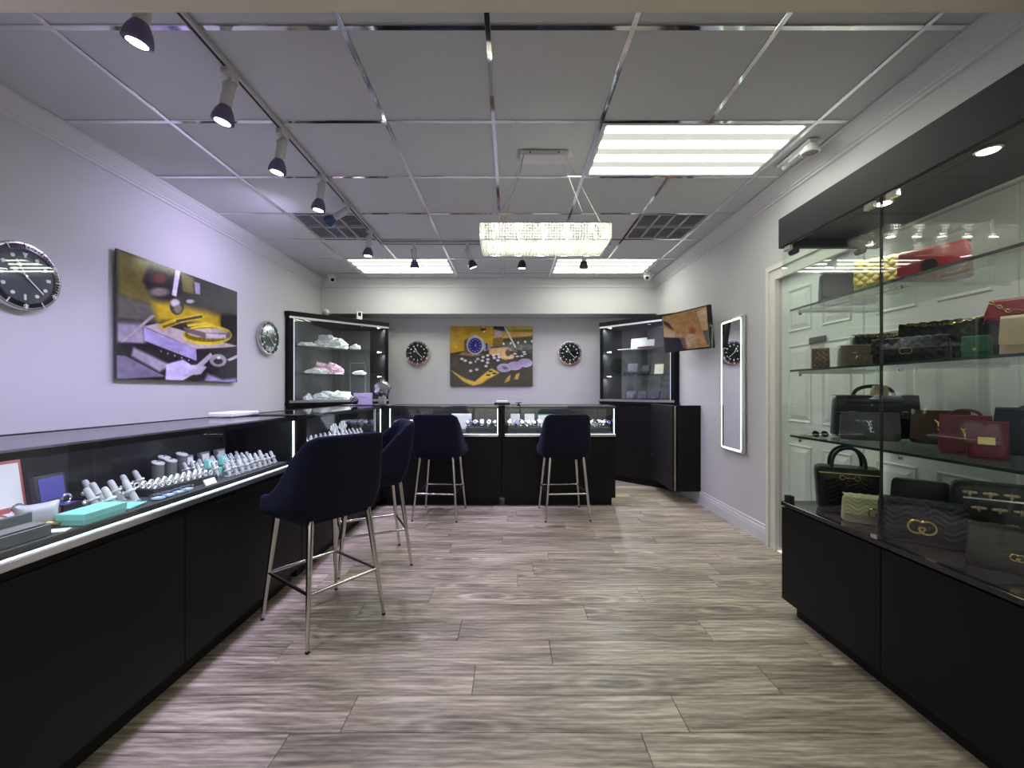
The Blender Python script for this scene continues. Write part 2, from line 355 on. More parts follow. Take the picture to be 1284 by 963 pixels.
# ceiling tiles and chrome grid
ce = struct('ceiling', B().box((XL, YF, ZC+.03), (XR, YB, ZC+.1)), TILE)
GX = [-.095+.6096*k for k in range(-4, 4)]; GY = [1.743+.6096*k for k in range(-4, 7)]
xs = [XL]+[g for g in GX if XL+.03 < g < XR-.03]+[XR]; ys = [YF]+[g for g in GY if YF < g < YS]+[YS]
PANELS = [(.5145, 2.3526), (-1.9238, 4.791), (.5145, 4.791)]
VENTS = [(-1.9238, 3.5718), (1.1241, 3.5718)]
def skip(a, b, y0):
    for (p, q) in PANELS:
        if a > p-.05 and b < p+1.27 and abs(y0-q) < .05: return True
    for (p, q) in VENTS:
        if abs(a-p) < .05 and abs(y0-q) < .05: return True
    return False
for a, b_ in zip(xs, xs[1:]):
    for y0, y1 in zip(ys, ys[1:]):
        if skip(a, b_, y0): continue
        hx, hy = (b_-a)/2-.003, (y1-y0)/2-.003
        obj('ceiling_tile', B().box((-hx, -hy, .002), (hx, hy, .016)), TILE, ce, loc=((a+b_)/2, (y0+y1)/2, ZC))
for k, g in enumerate(GX):
    if not XL+.03 < g < XR-.03: continue
    cuts = [YF]
    for (p, q) in PANELS:
        if p+.1 < g < p+1.1: cuts += [q, q+.6096]
    cuts.append(YS)
    for a, b_ in zip(cuts[::2], cuts[1::2]):
        obj('grid_bar', B().box((g-.0125, a, ZC-.006), (g+.0125, b_, ZC+.002), .002, 1), CHROME, ce)
for g in GY:
    if YF < g < YS-.02:
        segs = [(XL, XR)]
        for a, b_ in segs: obj('grid_bar', B().box((a, g-.0125, ZC-.005), (b_, g+.0125, ZC+.002), .002, 1), CHROME, ce)
# ================================================================== ceiling fixtures
def troffer_mat():
    m = bpy.data.materials.new('diffuser'); m.use_nodes = True; nt = m.node_tree; b = nt.nodes['Principled BSDF']; L = nt.links.new
    tc = nt.nodes.new('ShaderNodeTexCoord'); sp = nt.nodes.new('ShaderNodeSeparateXYZ'); L(tc.outputs['Object'], sp.inputs[0])
    # four tubes behind the prismatic lens: bright bands along the length
    w = nt.nodes.new('ShaderNodeMath'); w.operation = 'MULTIPLY_ADD'; w.inputs[1].default_value = 2*PI/.1524; w.inputs[2].default_value = PI; L(sp.outputs[1], w.inputs[0])
    cs_ = nt.nodes.new('ShaderNodeMath'); cs_.operation = 'COSINE'; L(w.outputs[0], cs_.inputs[0])
    r = nt.nodes.new('ShaderNodeMapRange'); r.inputs[1].default_value = -.35; r.inputs[2].default_value = 1; r.inputs[3].default_value = .085*PANEL; r.inputs[4].default_value = 2.6*PANEL; r.interpolation_type = 'SMOOTHSTEP'; L(cs_.outputs[0], r.inputs[0])
    b.inputs['Base Color'].default_value = (.4, .4, .39, 1); b.inputs['Emission Color'].default_value = (.97, 1.0, .86, 1); L(r.outputs[0], b.inputs['Emission Strength'])
    return m
DIFF = troffer_mat()
tl = ['fluorescent ceiling panel beside the emergency lamp', 'fluorescent ceiling panel above the left corner display tower', 'fluorescent ceiling panel above the television corner']
for k, (x, y) in enumerate(PANELS):
    t = thing('ceiling_light', 'bright white recessed '+tl[k], 'ceiling light', (x+.6096, y+.3048, ZC), group='recessed fluorescent panels')
    fb = B()
    for (a, c) in (((-.596, -.292, -.004), (.596, -.268, .03)), ((-.596, .268, -.004), (.596, .292, .03)), ((-.596, -.268, -.004), (-.572, .268, .03)), ((.572, -.268, -.004), (.596, .268, .03))): fb.box(a, c)
    obj('frame', fb, TRIM, t)
    obj('diffuser', B().box((-.572, -.268, .004), (.572, .268, .010)), DIFF, t)
    obj('housing', B().box((-.59, -.29, .012), (.59, .29, .028)), TRIM, t)
VD = M('vent_dark', (.10, .10, .105), .6); VL = M('vent_paint', (.42, .42, .43), .5)
for k, (x, y) in enumerate(VENTS):
    t = thing('air_vent', ('grey square ceiling air vent beside the track lights', 'grey square ceiling air vent near the right wall crown')[k], 'air vent', (x+.3048, y+.3048, ZC))
    fb = B()
    for (a, c) in (((-.292, -.292, -.004), (.292, -.272, .02)), ((-.292, .272, -.004), (.292, .292, .02)), ((-.292, -.272, -.004), (-.272, .272, .02)), ((.272, -.272, -.004), (.292, .272, .02))): fb.box(a, c)
    obj('frame', fb, VL, t); obj('duct_panel', B().box((-.272, -.272, .014), (.272, .272, .02)), VD, t)
    for gx in (-.11, .0, .11) if k == 0 else (-.13, 0, .13): obj('divider', B().box((gx-.008, -.272, -.003), (gx+.008, .272, .014)), VL, t)
    obj('divider', B().box((-.272, -.008, -.003), (.272, .008, .014)), VL, t)
    for i in range(24):
        yy = -.262+i*.0228
        if abs(yy) < .012: continue
        obj('louvre', B().box((-.272, -.0075, -.001), (.272, .0075, .001), rot=Euler((.7, 0, 0))), VL, t, loc=(0, yy, .006))
# track lighting
TX, TY = -1.314, 4.25
tr = thing('light_track', 'white L-shaped ceiling track carrying the spot lamps', 'track', (TX, TY, ZC))
WP = M('track_white', (.50, .50, .50), .45)
obj('rail', B().box((-.017, 1.3-TY, -.028), (.017, .017, -.006), .002, 1), WP, tr)
obj('rail', B().box((.017, -.017, -.028), (2.35, .017, -.006), .002, 1), WP, tr)
obj('slot', B().box((-.006, 1.3-TY, -.0295), (.006, .0, -.0275)), RUB, tr); obj('slot', B().box((.02, -.006, -.0295), (2.34, .006, -.0275)), RUB, tr)
BULB = M('bulb_violet', (.14, .12, .22), .25, .3); BULBB = M('bulb_blue', (.03, .05, .16), .2); BULBK = M('bulb_black', (.02, .02, .022), .35)
LEDF = M('bulb_face', (.93, .93, 1.0), .4, emis=30); LEDFO = M('bulb_face_dim', (.9, .9, 1.0), .4, emis=6)
HEADS = [  # x, y, aim, bulb material, lit, label
 (TX, 1.50, (-.22, .05, -1), BULB, 1, 'white track spot lamp hanging closest to the beige beam'),
 (TX, 1.95, (-.20, .0, -1), BULB, 1, 'white track spot lamp, second from the beige beam'),
 (TX, 2.40, (-.18, .0, -1), BULB, 1, 'white track spot lamp, third from the beige beam'),
 (TX, 2.90, (-.14, .0, -1), BULB, 1, 'white track spot lamp, fourth from the beige beam'),
 (TX, 3.32, (-1.0, .12, -.52), BULBB, 1, 'track spot lamp turned sideways with a blue bulb'),
 (TX, 3.88, (-.08, .0, -1), BULB, 1, 'white track spot lamp on the long rail next to the corner'),
 (-.985, TY, (.02, .12, -1), BULB, 1, 'white track spot lamp in front of the left ceiling panel'),
 (-.44, TY, (.35, .25, -1), BULBK, 1, 'track spot lamp with black bulb tilted towards the chandelier'),
 (.12, TY, (.0, .10, -1), BULBK, 1, 'black bulb track lamp below the middle of the chandelier, lit rim'),
 (.757, TY, (.0, .35, -1), BULBK, 1, 'black bulb track lamp in front of the right ceiling panel')]
for (x, y, aim, bm_, lit, lab) in HEADS:
    t = thing('track_spotlight', lab, 'spotlight', (x, y, ZC-.03), group='spot lamps on the ceiling track')
    obj('adapter', B().box((-.018, -.04, -.028), (.018, .04, 0), .003, 1), WP, t)
    obj('stem', B().cyl((0, 0, -.028), (0, 0, -.062), .008), WP, t)
    d = Vector(aim).normalized(); p = Vector((0, 0, -.058)); q = d.to_track_quat('Z', 'Y').to_euler()
    h = obj('lamp_holder', B().lathe([(.0, -.012), (.020, -.010), (.026, 0), (.026, .10), (.022, .105)], 20), WP, t, True, p, q)
    obj('knuckle', B().cyl((-.03, 0, 0), (.03, 0, 0), .011), WP, t, loc=p)
    bl = obj('bulb', B().lathe([(.022, .103), (.026, .108), (.040, .135), (.047, .162), (.048, .176), (.043, .180)], 24), bm_, t, True, p, q)
    fc = obj('bulb_face', B().lathe([(.043, .1795), (.0, .1815)], 24), LEDF, t, False, p, q)
    light('SPOT', 'spot_lamp', Vector((x, y, ZC-.03))+p+d*.19, SPOT, VIOLET, aim=d, spot_size=math.radians(132), spot_blend=1.0, shadow_soft_size=.04)
# chandelier
CXh, CYh, CZ0, CZ1, HWx, HDy = .215, 2.68, 2.107, 2.213, .397, .155
t = thing('chandelier', 'rectangular crystal bead chandelier glowing greenish white', 'chandelier', (CXh, CYh, 0))
obj('canopy', B().box((-.15, -.055, ZC-.035), (.15, .055, ZC-.004), .002, 1), M('canopy_steel', (.70, .66, .62), .3, .6), t)
for sx in (-.1, .1): obj('screw', B().cyl((sx*.9, -.056, ZC-.02), (sx*.9, -.060, ZC-.02), .005), RUB, t)
for sx in (-1, 1):
    for sy in (-1, 1): obj('cable', B().cyl((sx*.13, sy*.045, ZC-.03), (sx*.30 if sx < 0 else .34, sy*.13, CZ1), .0012, seg=6), STEEL, t)
obj('power_cord', B().tube([(-.13, -.05, ZC-.03), (-.16, -.06, 2.55), (-.22, -.05, 2.40), (-.27, -.02, 2.31), (-.28, 0, CZ1)], .003, 6), M('cord', (.35, .35, .37), .4), t)
pl = obj('top_plate', B().box((-HWx, -HDy, CZ1-.004), (HWx, HDy, CZ1)), CHROME, t)
fm = B()
for z in (CZ0, CZ1-.006):
    for sy in (-1, 1): fm.box((-HWx, sy*HDy-.002, z), (HWx, sy*HDy+.002, z+.003))
    for sx in (-1, 1): fm.box((sx*HWx-.002, -HDy, z), (sx*HWx+.002, HDy, z+.003))
obj('frame', fm, SILVER, t)
def crystal():
    m = bpy.data.materials.new('crystal'); m.use_nodes = True; nt = m.node_tree; nt.nodes.remove(nt.nodes['Principled BSDF']); N = nt.nodes.new; L = nt.links.new
    a = N('ShaderNodeBsdfTranslucent'); a.inputs[0].default_value = (.93, .95, .86, 1); g = N('ShaderNodeBsdfGlossy'); g.inputs[1].default_value = .05
    tr_ = N('ShaderNodeBsdfTransparent'); m1 = N('ShaderNodeMixShader'); m1.inputs[0].default_value = .30; L(a.outputs[0], m1.inputs[1]); L(tr_.outputs[0], m1.inputs[2])
    m2 = N('ShaderNodeMixShader'); m2.inputs[0].default_value = .28; L(m1.outputs[0], m2.inputs[1]); L(g.outputs[0], m2.inputs[2]); L(m2.outputs[0], nt.nodes['Material Output'].inputs[0]); return m
CRY = crystal()
def beads(name, pts, r):
    V = []; Fs = []
    for (x, y, z) in pts:
        n = len(V); V += [(x+r, y, z), (x, y+r, z), (x-r, y, z), (x, y-r, z), (x, y, z+r), (x, y, z-r)]
        for a, b_ in ((0, 1), (1, 2), (2, 3), (3, 0)): Fs += [(n+a, n+b_, n+4), (n+b_, n+a, n+5)]
    me = bpy.data.meshes.new(name); me.from_pydata(V, [], Fs); me.materials.append(CRY)
    o = bpy.data.objects.new(name, me); COL.objects.link(o); o.parent = t; o['kind'] = 'stuff'; return o
sp_ = .0166; nxb = int(2*HWx/sp_); nyb = int(2*HDy/sp_); zs = [CZ0+.010+k*.0172 for k in range(6)]
for sy, nm in ((-1, 'front_beads'), (1, 'rear_beads')): beads(nm, [(-HWx+sp_*(i+.5), sy*HDy, z) for i in range(nxb+1) for z in zs], .0085)
for sx in (-1, 1): beads('side_beads', [(sx*HWx, -HDy+sp_*(j+.5), z) for j in range(nyb) for z in zs], .0085)
beads('bottom_beads', [(-HWx+sp_*(i+.5), -HDy+sp_*(j+.5), CZ0+.004) for i in range(nxb+1) for j in range(nyb)], .0085)
BUL = M('bulb_glow', (1, 1, .94), .5, emis=40)
for i in range(5):
    for sy in (-1, 1):
        x = -.32+i*.16; y = sy*.07
        bb = obj('bulb', B().sph((x, y, 2.16), .011, 1, (1, 1, 1.6)), BUL, t)
        obj('socket', B().cyl((x, y, 2.178), (x, y, CZ1-.004), .009, seg=8), SILVER, t)
        light('POINT', 'chandelier_lamp', (CXh+x, CYh+y, 2.145), CHAND, WARMW, shadow_soft_size=.02)
# emergency lamp on the ceiling by the right wall
t = thing('emergency_lamp', 'white emergency lamp arm with round head on the ceiling', 'emergency light', (1.83, 2.66, ZC))
obj('mount', B().box((-.035, -.16, -.022), (.035, .15, -.002), .006, 2), WHITE, t)
obj('arm', B().box((-.018, -.15, -.04), (.018, .06, -.02), .006, 2), WHITE, t)
hd_ = obj('lamp_head', B().lathe([(.0, -.03), (.035, -.03), (.052, -.055), (.052, -.075), (.045, -.078), (.042, -.066), (0, -.062)], 24, c=(0, -.12, 0)), WHITE, t, True)
obj('lens', B().lathe([(.041, -.068), (0, -.07)], 20, c=(0, -.12, 0)), M('lens_grey', (.2, .2, .2), .2), hd_)
obj('knob', B().sph((0, .12, -.035), .016), WHITE, t)
# security cameras
for (x, y, lab) in ((-2.36, 5.50, 'white dome security camera in the ceiling corner above the display tower of cloth bags'), (1.78, 5.40, 'white dome security camera in the ceiling corner above the television')):
    t = thing('security_camera', lab, 'camera', (x, y, ZC))
    obj('base', B().lathe([(.05, 0), (.05, -.02), (.035, -.03), (0, -.03)], 20), WHITE, t, True)
    e = obj('body', B().sph((0, 0, -.05), .048), WHITE, t, True)
    dd = (Vector((0, 2, 1.2))-Vector((x, y, ZC))).normalized(); c0 = Vector((0, 0, -.05))
    obj('lens', B().cyl(c0+dd*.03, c0+dd*.055, .022), BLACKG, e)
# ================================================================== wall things
def wall_clock(label, loc, rot, dialc, top, low, r=.172):
    t = thing('wall_clock', label, 'clock', loc, rot=rot, group='watch-style wall clocks')
    # faces local -Y; body from y=0 (wall) to y=-.05
    obj('case', B().lathe([(0, 0), (r*.93, 0), (r, .012), (r, .040), (r*.97, .048), (r*.80, .050), (r*.79, .040), (0, .040)], 48, 'Y'), STEEL, t, True)
    def arc_ring(r0, r1, a0, a1, y0, y1, n=40):
        P = []
        for i in range(n+1):
            a = a0+(a1-a0)*i/n; s_, c_ = math.sin(a), math.cos(a)
            P.append([(r0*s_, y0, r0*c_), (r1*s_, y1, r1*c_)])
        b = B(); b.surf(P); bmesh.ops.recalc_face_normals(b.bm, faces=b.bm.faces)
        bmesh.ops.solidify(b.bm, geom=b.bm.faces[:], thickness=.002); return b
    bz = obj('bezel', arc_ring(r*.985, r*.79, -PI/2, PI/2, -.047, -.052), top, t)
    obj('bezel', arc_ring(r*.985, r*.79, PI/2, 3*PI/2, -.047, -.052), low, t)
    obj('dial', B().cyl((0, -.044, 0), (0, -.046, 0), r*.78, seg=40), dialc, t)
    W_ = M('lume', (.82, .84, .78), .5)
    tk = B()
    for i in range(60):
        if i > 20 and i % 5: continue
        a = 2*PI*i/60; t0 = B(); L0 = .81 if i % 5 else .80
        m = Matrix.Rotation(a, 4, 'Y'); t1 = bmesh.new(); bmesh.ops.create_cube(t1, size=1); t1.transform(m @ Matrix.Translation((0, -.0535, r*.895)) @ Matrix.Diagonal((.0022 if i % 5 else .005, .002, r*(.09 if i % 5 else .17), 1))); tk.merge(t1); t0.bm.free()
    obj('bezel_marks', tk, M('tick_grey', (.6, .6, .6), .4), bz)['kind'] = 'stuff'
    for n_, a in (('10', 60), ('20', 120), ('30', 180), ('40', 240), ('50', 300)):
        tb = text_b(n_, .026, .0006); tb.bm.transform(Matrix.Rotation(math.radians(a), 4, 'Y') @ Matrix.Translation((0, -.0545, r*.885)) @ Matrix.Rotation(PI/2, 4, 'X'))
        obj('bezel_numeral', tb, W_, bz)
    for i in range(12):
        a = 2*PI*i/12; rr = r*.62; c = (rr*math.sin(a), -.047, rr*math.cos(a))
        if i == 0: b = B().poly3([(-.012, -.046, rr+.012), (.012, -.046, rr+.012), (0, -.046, rr-.014)], (0, -.003, 0))
        elif i in (6, 9):
            b = B().box((-.005, -.049, -.015), (.005, -.046, .015)); b.bm.transform(Matrix.Rotation(a, 4, 'Y') @ Matrix.Translation((0, 0, rr)))
        elif i == 3: b = B().box((c[0]-.010, -.049, c[2]-.008), (c[0]+.010, -.046, c[2]+.008))
        else: b = B().cyl((c[0], -.046, c[2]), (c[0], -.049, c[2]), .0095, seg=14)
        obj('hour_marker', b, W_, t)
    def hand(name, ang, L, w, ball=None):
        b = B().box((-w, -.0535, -.012), (w, -.0515, L))
        if ball: b.cyl((0, -.0515, ball), (0, -.0540, ball), .012, seg=14)
        b.bm.transform(Matrix.Rotation(math.radians(ang), 4, 'Y')); obj(name, b, W_, t)
    hand('hour_hand', 331, r*.50, .0032, r*.36); hand('minute_hand', 134, r*.64, .003); hand('second_hand', 296, r*.40, .001, r*.3)
    obj('hub', B().cyl((0, -.044, 0), (0, -.057, 0), .006), SILVER, t)
    obj('crystal', B().cyl((0, -.058, 0), (0, -.060, 0), r*.80, seg=40), GLASS, t)
    return t
KB = M('bezel_black', (.012, .012, .016), .2); KR = M('bezel_red', (.16, .018, .025), .25); KN = M('bezel_blue', (.02, .03, .10), .25); KG = M('bezel_green', (.02, .03, .028), .25)
DK = M('dial_black', (.010, .012, .016), .15); DB = M('dial_blue', (.018, .018, .06), .15, vary=((3, 3, 9), .7)); DG = M('dial_green', (.05, .075, .07), .2)
RL = (0, 0, PI/2)
wall_clock('large watch-style wall clock with black bezel and blue dial', (XL, 2.19, 1.793), RL, DB, KB, KB, .178)
wall_clock('watch-style wall clock with grey green dial beside the display tower', (XL, 4.42, 1.75), RL, DG, KG, KG, .180)
wall_clock('watch-style wall clock with half black, half red bezel', (-1.339, YB, 1.735), (0, 0, 0), DK, KB, KR)
wall_clock('watch-style wall clock with half blue, half red bezel', (.858, YB, 1.735), (0, 0, 0), DK, KN, KR)
# printed pictures
PRINT = print_mat('acrylic_print', .12)
EDGE = M('panel_edge', (.06, .06, .06), .4)
t = thing('wall_picture', 'frameless photo print of gold bracelets on a jeweller bench', 'picture', (XL, 3.31, 1.27))
P = Paint([(82, 60), (848, 335), (835, 900), (48, 880)], 280, 198, (48, 46, 44))
for a in [
 ([(82, 60), (310, 140), (255, 250), (300, 350), (330, 440), (75, 350)], (112, 104, 52), 25), ([(300, 145), (430, 190), (520, 280), (520, 330), (420, 390), (290, 350), (240, 265)], (42, 38, 42), 12),
 ([(490, 210), (570, 250), (570, 345), (500, 330)], (112, 108, 66), 8), ([(575, 270), (612, 280), (612, 350), (580, 345)], (150, 145, 172), 4), ([(620, 262), (848, 335), (848, 480), (620, 430)], (54, 52, 52), 12),
 ([(70, 350), (340, 420), (345, 520), (65, 500)], (104, 100, 92), 16), ([(290, 390), (420, 400), (540, 430), (740, 480), (740, 565), (500, 510), (330, 520)], (188, 160, 36), 22),
 ([(740, 470), (848, 480), (845, 640), (740, 560)], (36, 35, 36), 8), ([(62, 520), (240, 530), (245, 670), (58, 650)], (158, 148, 164), 18), ([(55, 650), (260, 655), (575, 765), (390, 860), (150, 740)], (40, 38, 41), 8),
 ([(165, 680), (410, 795), (330, 835), (150, 735)], (158, 152, 164), 10), ([(50, 730), (112, 735), (365, 865), (48, 885)], (126, 120, 142), 3), ([(238, 548), (330, 528), (840, 672), (700, 692), (575, 692)], (196, 180, 176), 4),
 ([(238, 552), (577, 692), (577, 766), (240, 638)], (172, 162, 208), 3), ([(577, 690), (842, 678), (838, 765), (577, 766)], (46, 44, 46), 3), ([(290, 476), (318, 480), (110, 640), (78, 655)], (184, 172, 172), 3),
 ([(458, 190), (490, 200), (457, 362), (428, 352)], (216, 210, 230), 3), ([(490, 205), (498, 208), (470, 360), (457, 362)], (30, 28, 30), 2)]: P.poly(*a)
P.ell(350, 250, 48, 32, (104, 48, 54), .8); P.ell(345, 332, 62, 26, (128, 118, 114), .7); P.ell(545, 392, 26, 12, (170, 165, 175), .6)
P.ell(458, 425, 46, 52, (62, 56, 50)); P.ell(448, 402, 30, 24, (205, 200, 205), .5); P.ell(465, 440, 26, 26, (120, 110, 90), .6)
P.poly([(340, 535), (440, 500), (620, 468), (636, 495), (470, 530), (350, 572)], (212, 190, 62), 3); P.poly([(360, 545), (470, 512), (480, 522), (365, 560)], (120, 98, 20), 3); P.poly([(450, 508), (620, 478), (622, 494), (452, 524)], (76, 64, 58), 3)
P.ell(650, 603, 158, 62, (222, 200, 52), .06); P.ell(652, 600, 150, 46, (120, 100, 26), .10); P.ell(652, 590, 130, 30, (186, 170, 160), .12); P.poly([(520, 535), (640, 520), (790, 570), (780, 582), (640, 540), (525, 552)], (206, 186, 60), 4); P.poly([(498, 552), (640, 588), (790, 592), (796, 622), (640, 622), (505, 582)], (108, 96, 92), 4); P.poly([(640, 592), (770, 600), (770, 626), (640, 624)], (196, 190, 200), 5)
for q in range(9): P.ell(530+q*28, 628+8*math.sin(q*.5), 6, 5, (150, 130, 30), .5)
P.poly([(560, 800), (835, 770), (835, 900), (600, 895)], (46, 43, 49), 6); P.poly([(378, 790), (420, 775), (490, 758), (540, 792), (600, 790), (636, 802), (480, 892), (368, 888)], (206, 196, 236), 5)
P.poly([(478, 872), (668, 714), (682, 735), (560, 852)], (190, 184, 200), 2); P.ell(715, 762, 55, 40, (158, 152, 158)); P.ell(716, 768, 30, 18, (52, 50, 52)); P.ell(720, 745, 12, 10, (225, 225, 230), .5)
P.poly([(560, 855), (610, 790), (640, 806), (600, 850)], (200, 195, 210), 3); P.poly([(645, 848), (745, 885), (830, 875), (832, 902), (620, 897)], (172, 162, 204), 10); P.poly([(772, 757), (842, 724), (842, 745), (788, 767)], (186, 180, 190), 2)
for q in range(5): P.ell(345+q*45, 705+q*14, 5, 6, (150, 148, 155), .6)
H_, W2 = .848, .597
pb = obj('panel', B().box((.02, -W2, 0), (.035, W2, H_)), EDGE, t)
P.mesh('print', (.0355, -W2, H_), (0, 2*W2, 0), (0, 0, -H_), PRINT, t)
obj('wall_mount', B().box((0, -.3, .2), (.02, .3, .65)), EDGE, t)
t = thing('wall_picture', 'frameless photo print of a blue dial watch over watchmaker tools', 'picture', (-.276, YB, 1.26))
P = Paint([(95, 85), (1205, 85), (1205, 888), (95, 888)], 240, 176, (58, 48, 40))
for a in [([(95, 85), (690, 85), (680, 360), (300, 440), (95, 455)], (190, 152, 40), 6), ([(680, 85), (1205, 85), (1205, 275), (670, 360)], (128, 98, 50), 8), ([(680, 85), (840, 92), (810, 160), (680, 130)], (40, 44, 66), 6),
 ([(850, 85), (1205, 85), (1205, 130), (860, 140)], (176, 168, 60), 8), ([(790, 150), (1205, 165), (1205, 225), (800, 270)], (196, 160, 84), 14), ([(690, 130), (800, 150), (800, 230), (680, 240)], (190, 172, 170), 14), ([(800, 250), (1205, 215), (1205, 250), (810, 300)], (80, 62, 30), 8),
 ([(785, 300), (1205, 252), (1205, 325), (800, 350)], (62, 78, 68), 4), ([(820, 350), (1205, 322), (1205, 470), (880, 410)], (24, 28, 42), 6), ([(620, 380), (880, 368), (965, 500), (840, 540), (620, 460)], (208, 164, 116), 8),
 ([(815, 88), (848, 95), (988, 372), (962, 366)], (214, 208, 222), 3), ([(900, 420), (1205, 440), (1205, 560), (900, 500)], (38, 34, 36), 8),
 ([(98, 450), (260, 420), (620, 470), (770, 480), (770, 610), (560, 790), (430, 830), (98, 660)], (46, 38, 34), 4), ([(98, 455), (200, 450), (210, 640), (98, 620)], (70, 52, 34), 6), ([(200, 470), (420, 490), (560, 470), (400, 450), (270, 430)], (150, 120, 90), 8),
 ([(95, 670), (300, 790), (430, 830), (560, 720), (650, 650), (785, 720), (770, 780), (580, 840), (400, 888), (300, 850)], (216, 178, 62), 6), ([(95, 745), (400, 888), (95, 888)], (52, 46, 30), 8), ([(600, 800), (780, 700), (1205, 640), (1205, 888), (480, 888)], (52, 40, 30), 10),
 ([(285, 270), (345, 250), (345, 430), (285, 430)], (96, 84, 60), 3), ([(530, 285), (635, 335), (635, 395), (550, 425)], (150, 140, 165), 4), ([(575, 310), (600, 320), (600, 400), (575, 405)], (50, 50, 90), 3)]: P.poly(*a)
P.ell(435, 335, 118, 130, (186, 178, 200)); P.ell(432, 345, 95, 105, (96, 92, 140), .08); P.ell(432, 345, 86, 95, (36, 36, 124)); P.poly([(428, 345), (470, 380), (440, 350), (446, 300)], (190, 190, 220), 3)
for i in range(12): P.ell(432+70*math.sin(i*PI/6), 345+78*math.cos(i*PI/6), 6, 6, (190, 190, 215), .6)
for (x, y) in ((815, 320), (910, 315), (1010, 305), (1105, 292), (1195, 286), (545, 105), (555, 155)): P.ell(x, y, 14, 16, (245, 245, 235), .6)
P.ell(540, 125, 40, 20, (90, 66, 30), .6)
for (x, y) in ((255, 525), (300, 548), (370, 575), (452, 558), (470, 525), (540, 500), (600, 478), (680, 475), (750, 465), (530, 548), (605, 530), (690, 510), (755, 500), (600, 575), (740, 542), (580, 622), (375, 685), (455, 668)):
    P.poly([(x-24, y), (x+24, y), (x+20, y+60), (x-20, y+60)], (34, 28, 30), 6); P.ell(x, y, 24, 17, (206, 196, 214), .4)
for (x, y) in ((375, 748), (425, 790), (480, 735), (610, 742), (690, 720), (640, 690)): P.ell(x, y, 30, 12, (24, 18, 14), .3)
for (x, y) in ((965, 455), (1000, 490), (1060, 485), (1100, 460), (1090, 432), (895, 405)): P.ell(x, y, 26, 11, (214, 208, 214), .5)
for (x, y, f) in ((825, 645, 1), (965, 618, 0), (1105, 578, 0)):
    P.ell(x, y, 100, 58, (182, 168, 206)); P.ell(x, y, 84, 46, (166, 152, 192), .3)
    if f: P.poly([(x-40, y-30), (x+70, y), (x, y+25)], (96, 88, 110), 6)
P.poly([(820, 850), (850, 790), (910, 735), (895, 820)], (206, 164, 80), 4); P.poly([(955, 800), (985, 725), (1032, 712), (1010, 800)], (206, 164, 80), 4); P.ell(890, 495, 70, 34, (214, 178, 140), .3); P.ell(875, 440, 36, 50, (70, 52, 44), .4)
obj('panel', B().box((-.597, -.035, 0), (.597, -.02, .862)), EDGE, t); obj('wall_mount', B().box((-.3, -.02, .2), (.3, 0, .65)), EDGE, t)
P.mesh('print', (-.597, -.0355, .862), (1.194, 0, 0), (0, 0, -.862), PRINT, t)
# television on a wall arm
TLc, TRc, BRc, BLc = px(830, 396.5, Y=4.60), px(887, 382.5, Y=3.90), px(891.5, 436, Y=3.93), px(833, 442, Y=4.63)
ax = ((TRc-TLc)+(BRc-BLc))/2; dn = ((BLc-TLc)+(BRc-TRc))/2; ax.normalize(); dn = (dn-ax*dn.dot(ax)).normalized(); nv = ax.cross(dn)   # nv points into the set
ctr = (TLc+TRc+BRc+BLc)/4; Wt, Ht = .363, .205
t = thing('television', 'black flat television on a wall arm showing a brown room', 'television', ctr)
Rm = Matrix((ax, -dn, -nv)).transposed().to_4x4()
def tvp(name, b, mat, par):
    b.bm.transform(Rm); return obj(name, b, mat, par)
tvp('body', B().box((-Wt, -Ht, -.045), (Wt, Ht, 0), .004, 2), BLACKG, t)
P = Paint([(630, 135), (1045, 22), (1085, 410), (660, 462)], 120, 70, (150, 116, 80))
for a in [([(630, 135), (950, 50), (930, 240), (780, 290), (640, 290)], (146, 112, 72), 20), ([(950, 80), (1042, 30), (1060, 248), (1010, 252)], (178, 150, 116), 8), ([(1012, 255), (1066, 250), (1078, 385), (1042, 390)], (78, 76, 84), 4),
 ([(940, 260), (1010, 260), (1060, 400), (950, 420)], (166, 124, 80), 6), ([(638, 172), (690, 190), (742, 262), (700, 240), (650, 205)], (46, 42, 42), 5), ([(648, 325), (800, 330), (860, 440), (660, 462)], (32, 30, 42), 5), ([(640, 240), (760, 270), (750, 325), (645, 325)], (172, 146, 116), 10)]: P.poly(*a)
P.poly([(855, 300), (900, 285), (945, 300), (955, 410), (880, 425), (850, 370)], (176, 148, 126), 14); P.poly([(880, 240), (910, 215), (945, 245), (935, 285), (890, 285)], (128, 66, 46), 14); P.poly([(795, 330), (840, 325), (865, 420), (830, 430)], (92, 80, 88), 10); P.poly([(755, 300), (800, 280), (835, 330), (770, 325)], (170, 134, 104), 10)
scr = P.mesh('screen', Vector((-Wt+.014, Ht-.014, .0008)), (2*Wt-.028, 0, 0), (0, -(2*Ht-.03), 0), print_mat('screen', .2, .12), t)
scr.data.transform(Rm)
wm = Vector((XR, ctr.y+.35, ctr.z))-ctr
obj('wall_plate', B().box((wm.x-.02, wm.y-.06, -.12), (wm.x, wm.y+.06, .12)), BLACK, t)
bp = nv*.045
obj('arm', B().tube([bp, bp+nv*.03, (wm+bp)/2+Vector((0, .12, 0)), wm-Vector((.02, 0, 0))], .014), BLACK, t)
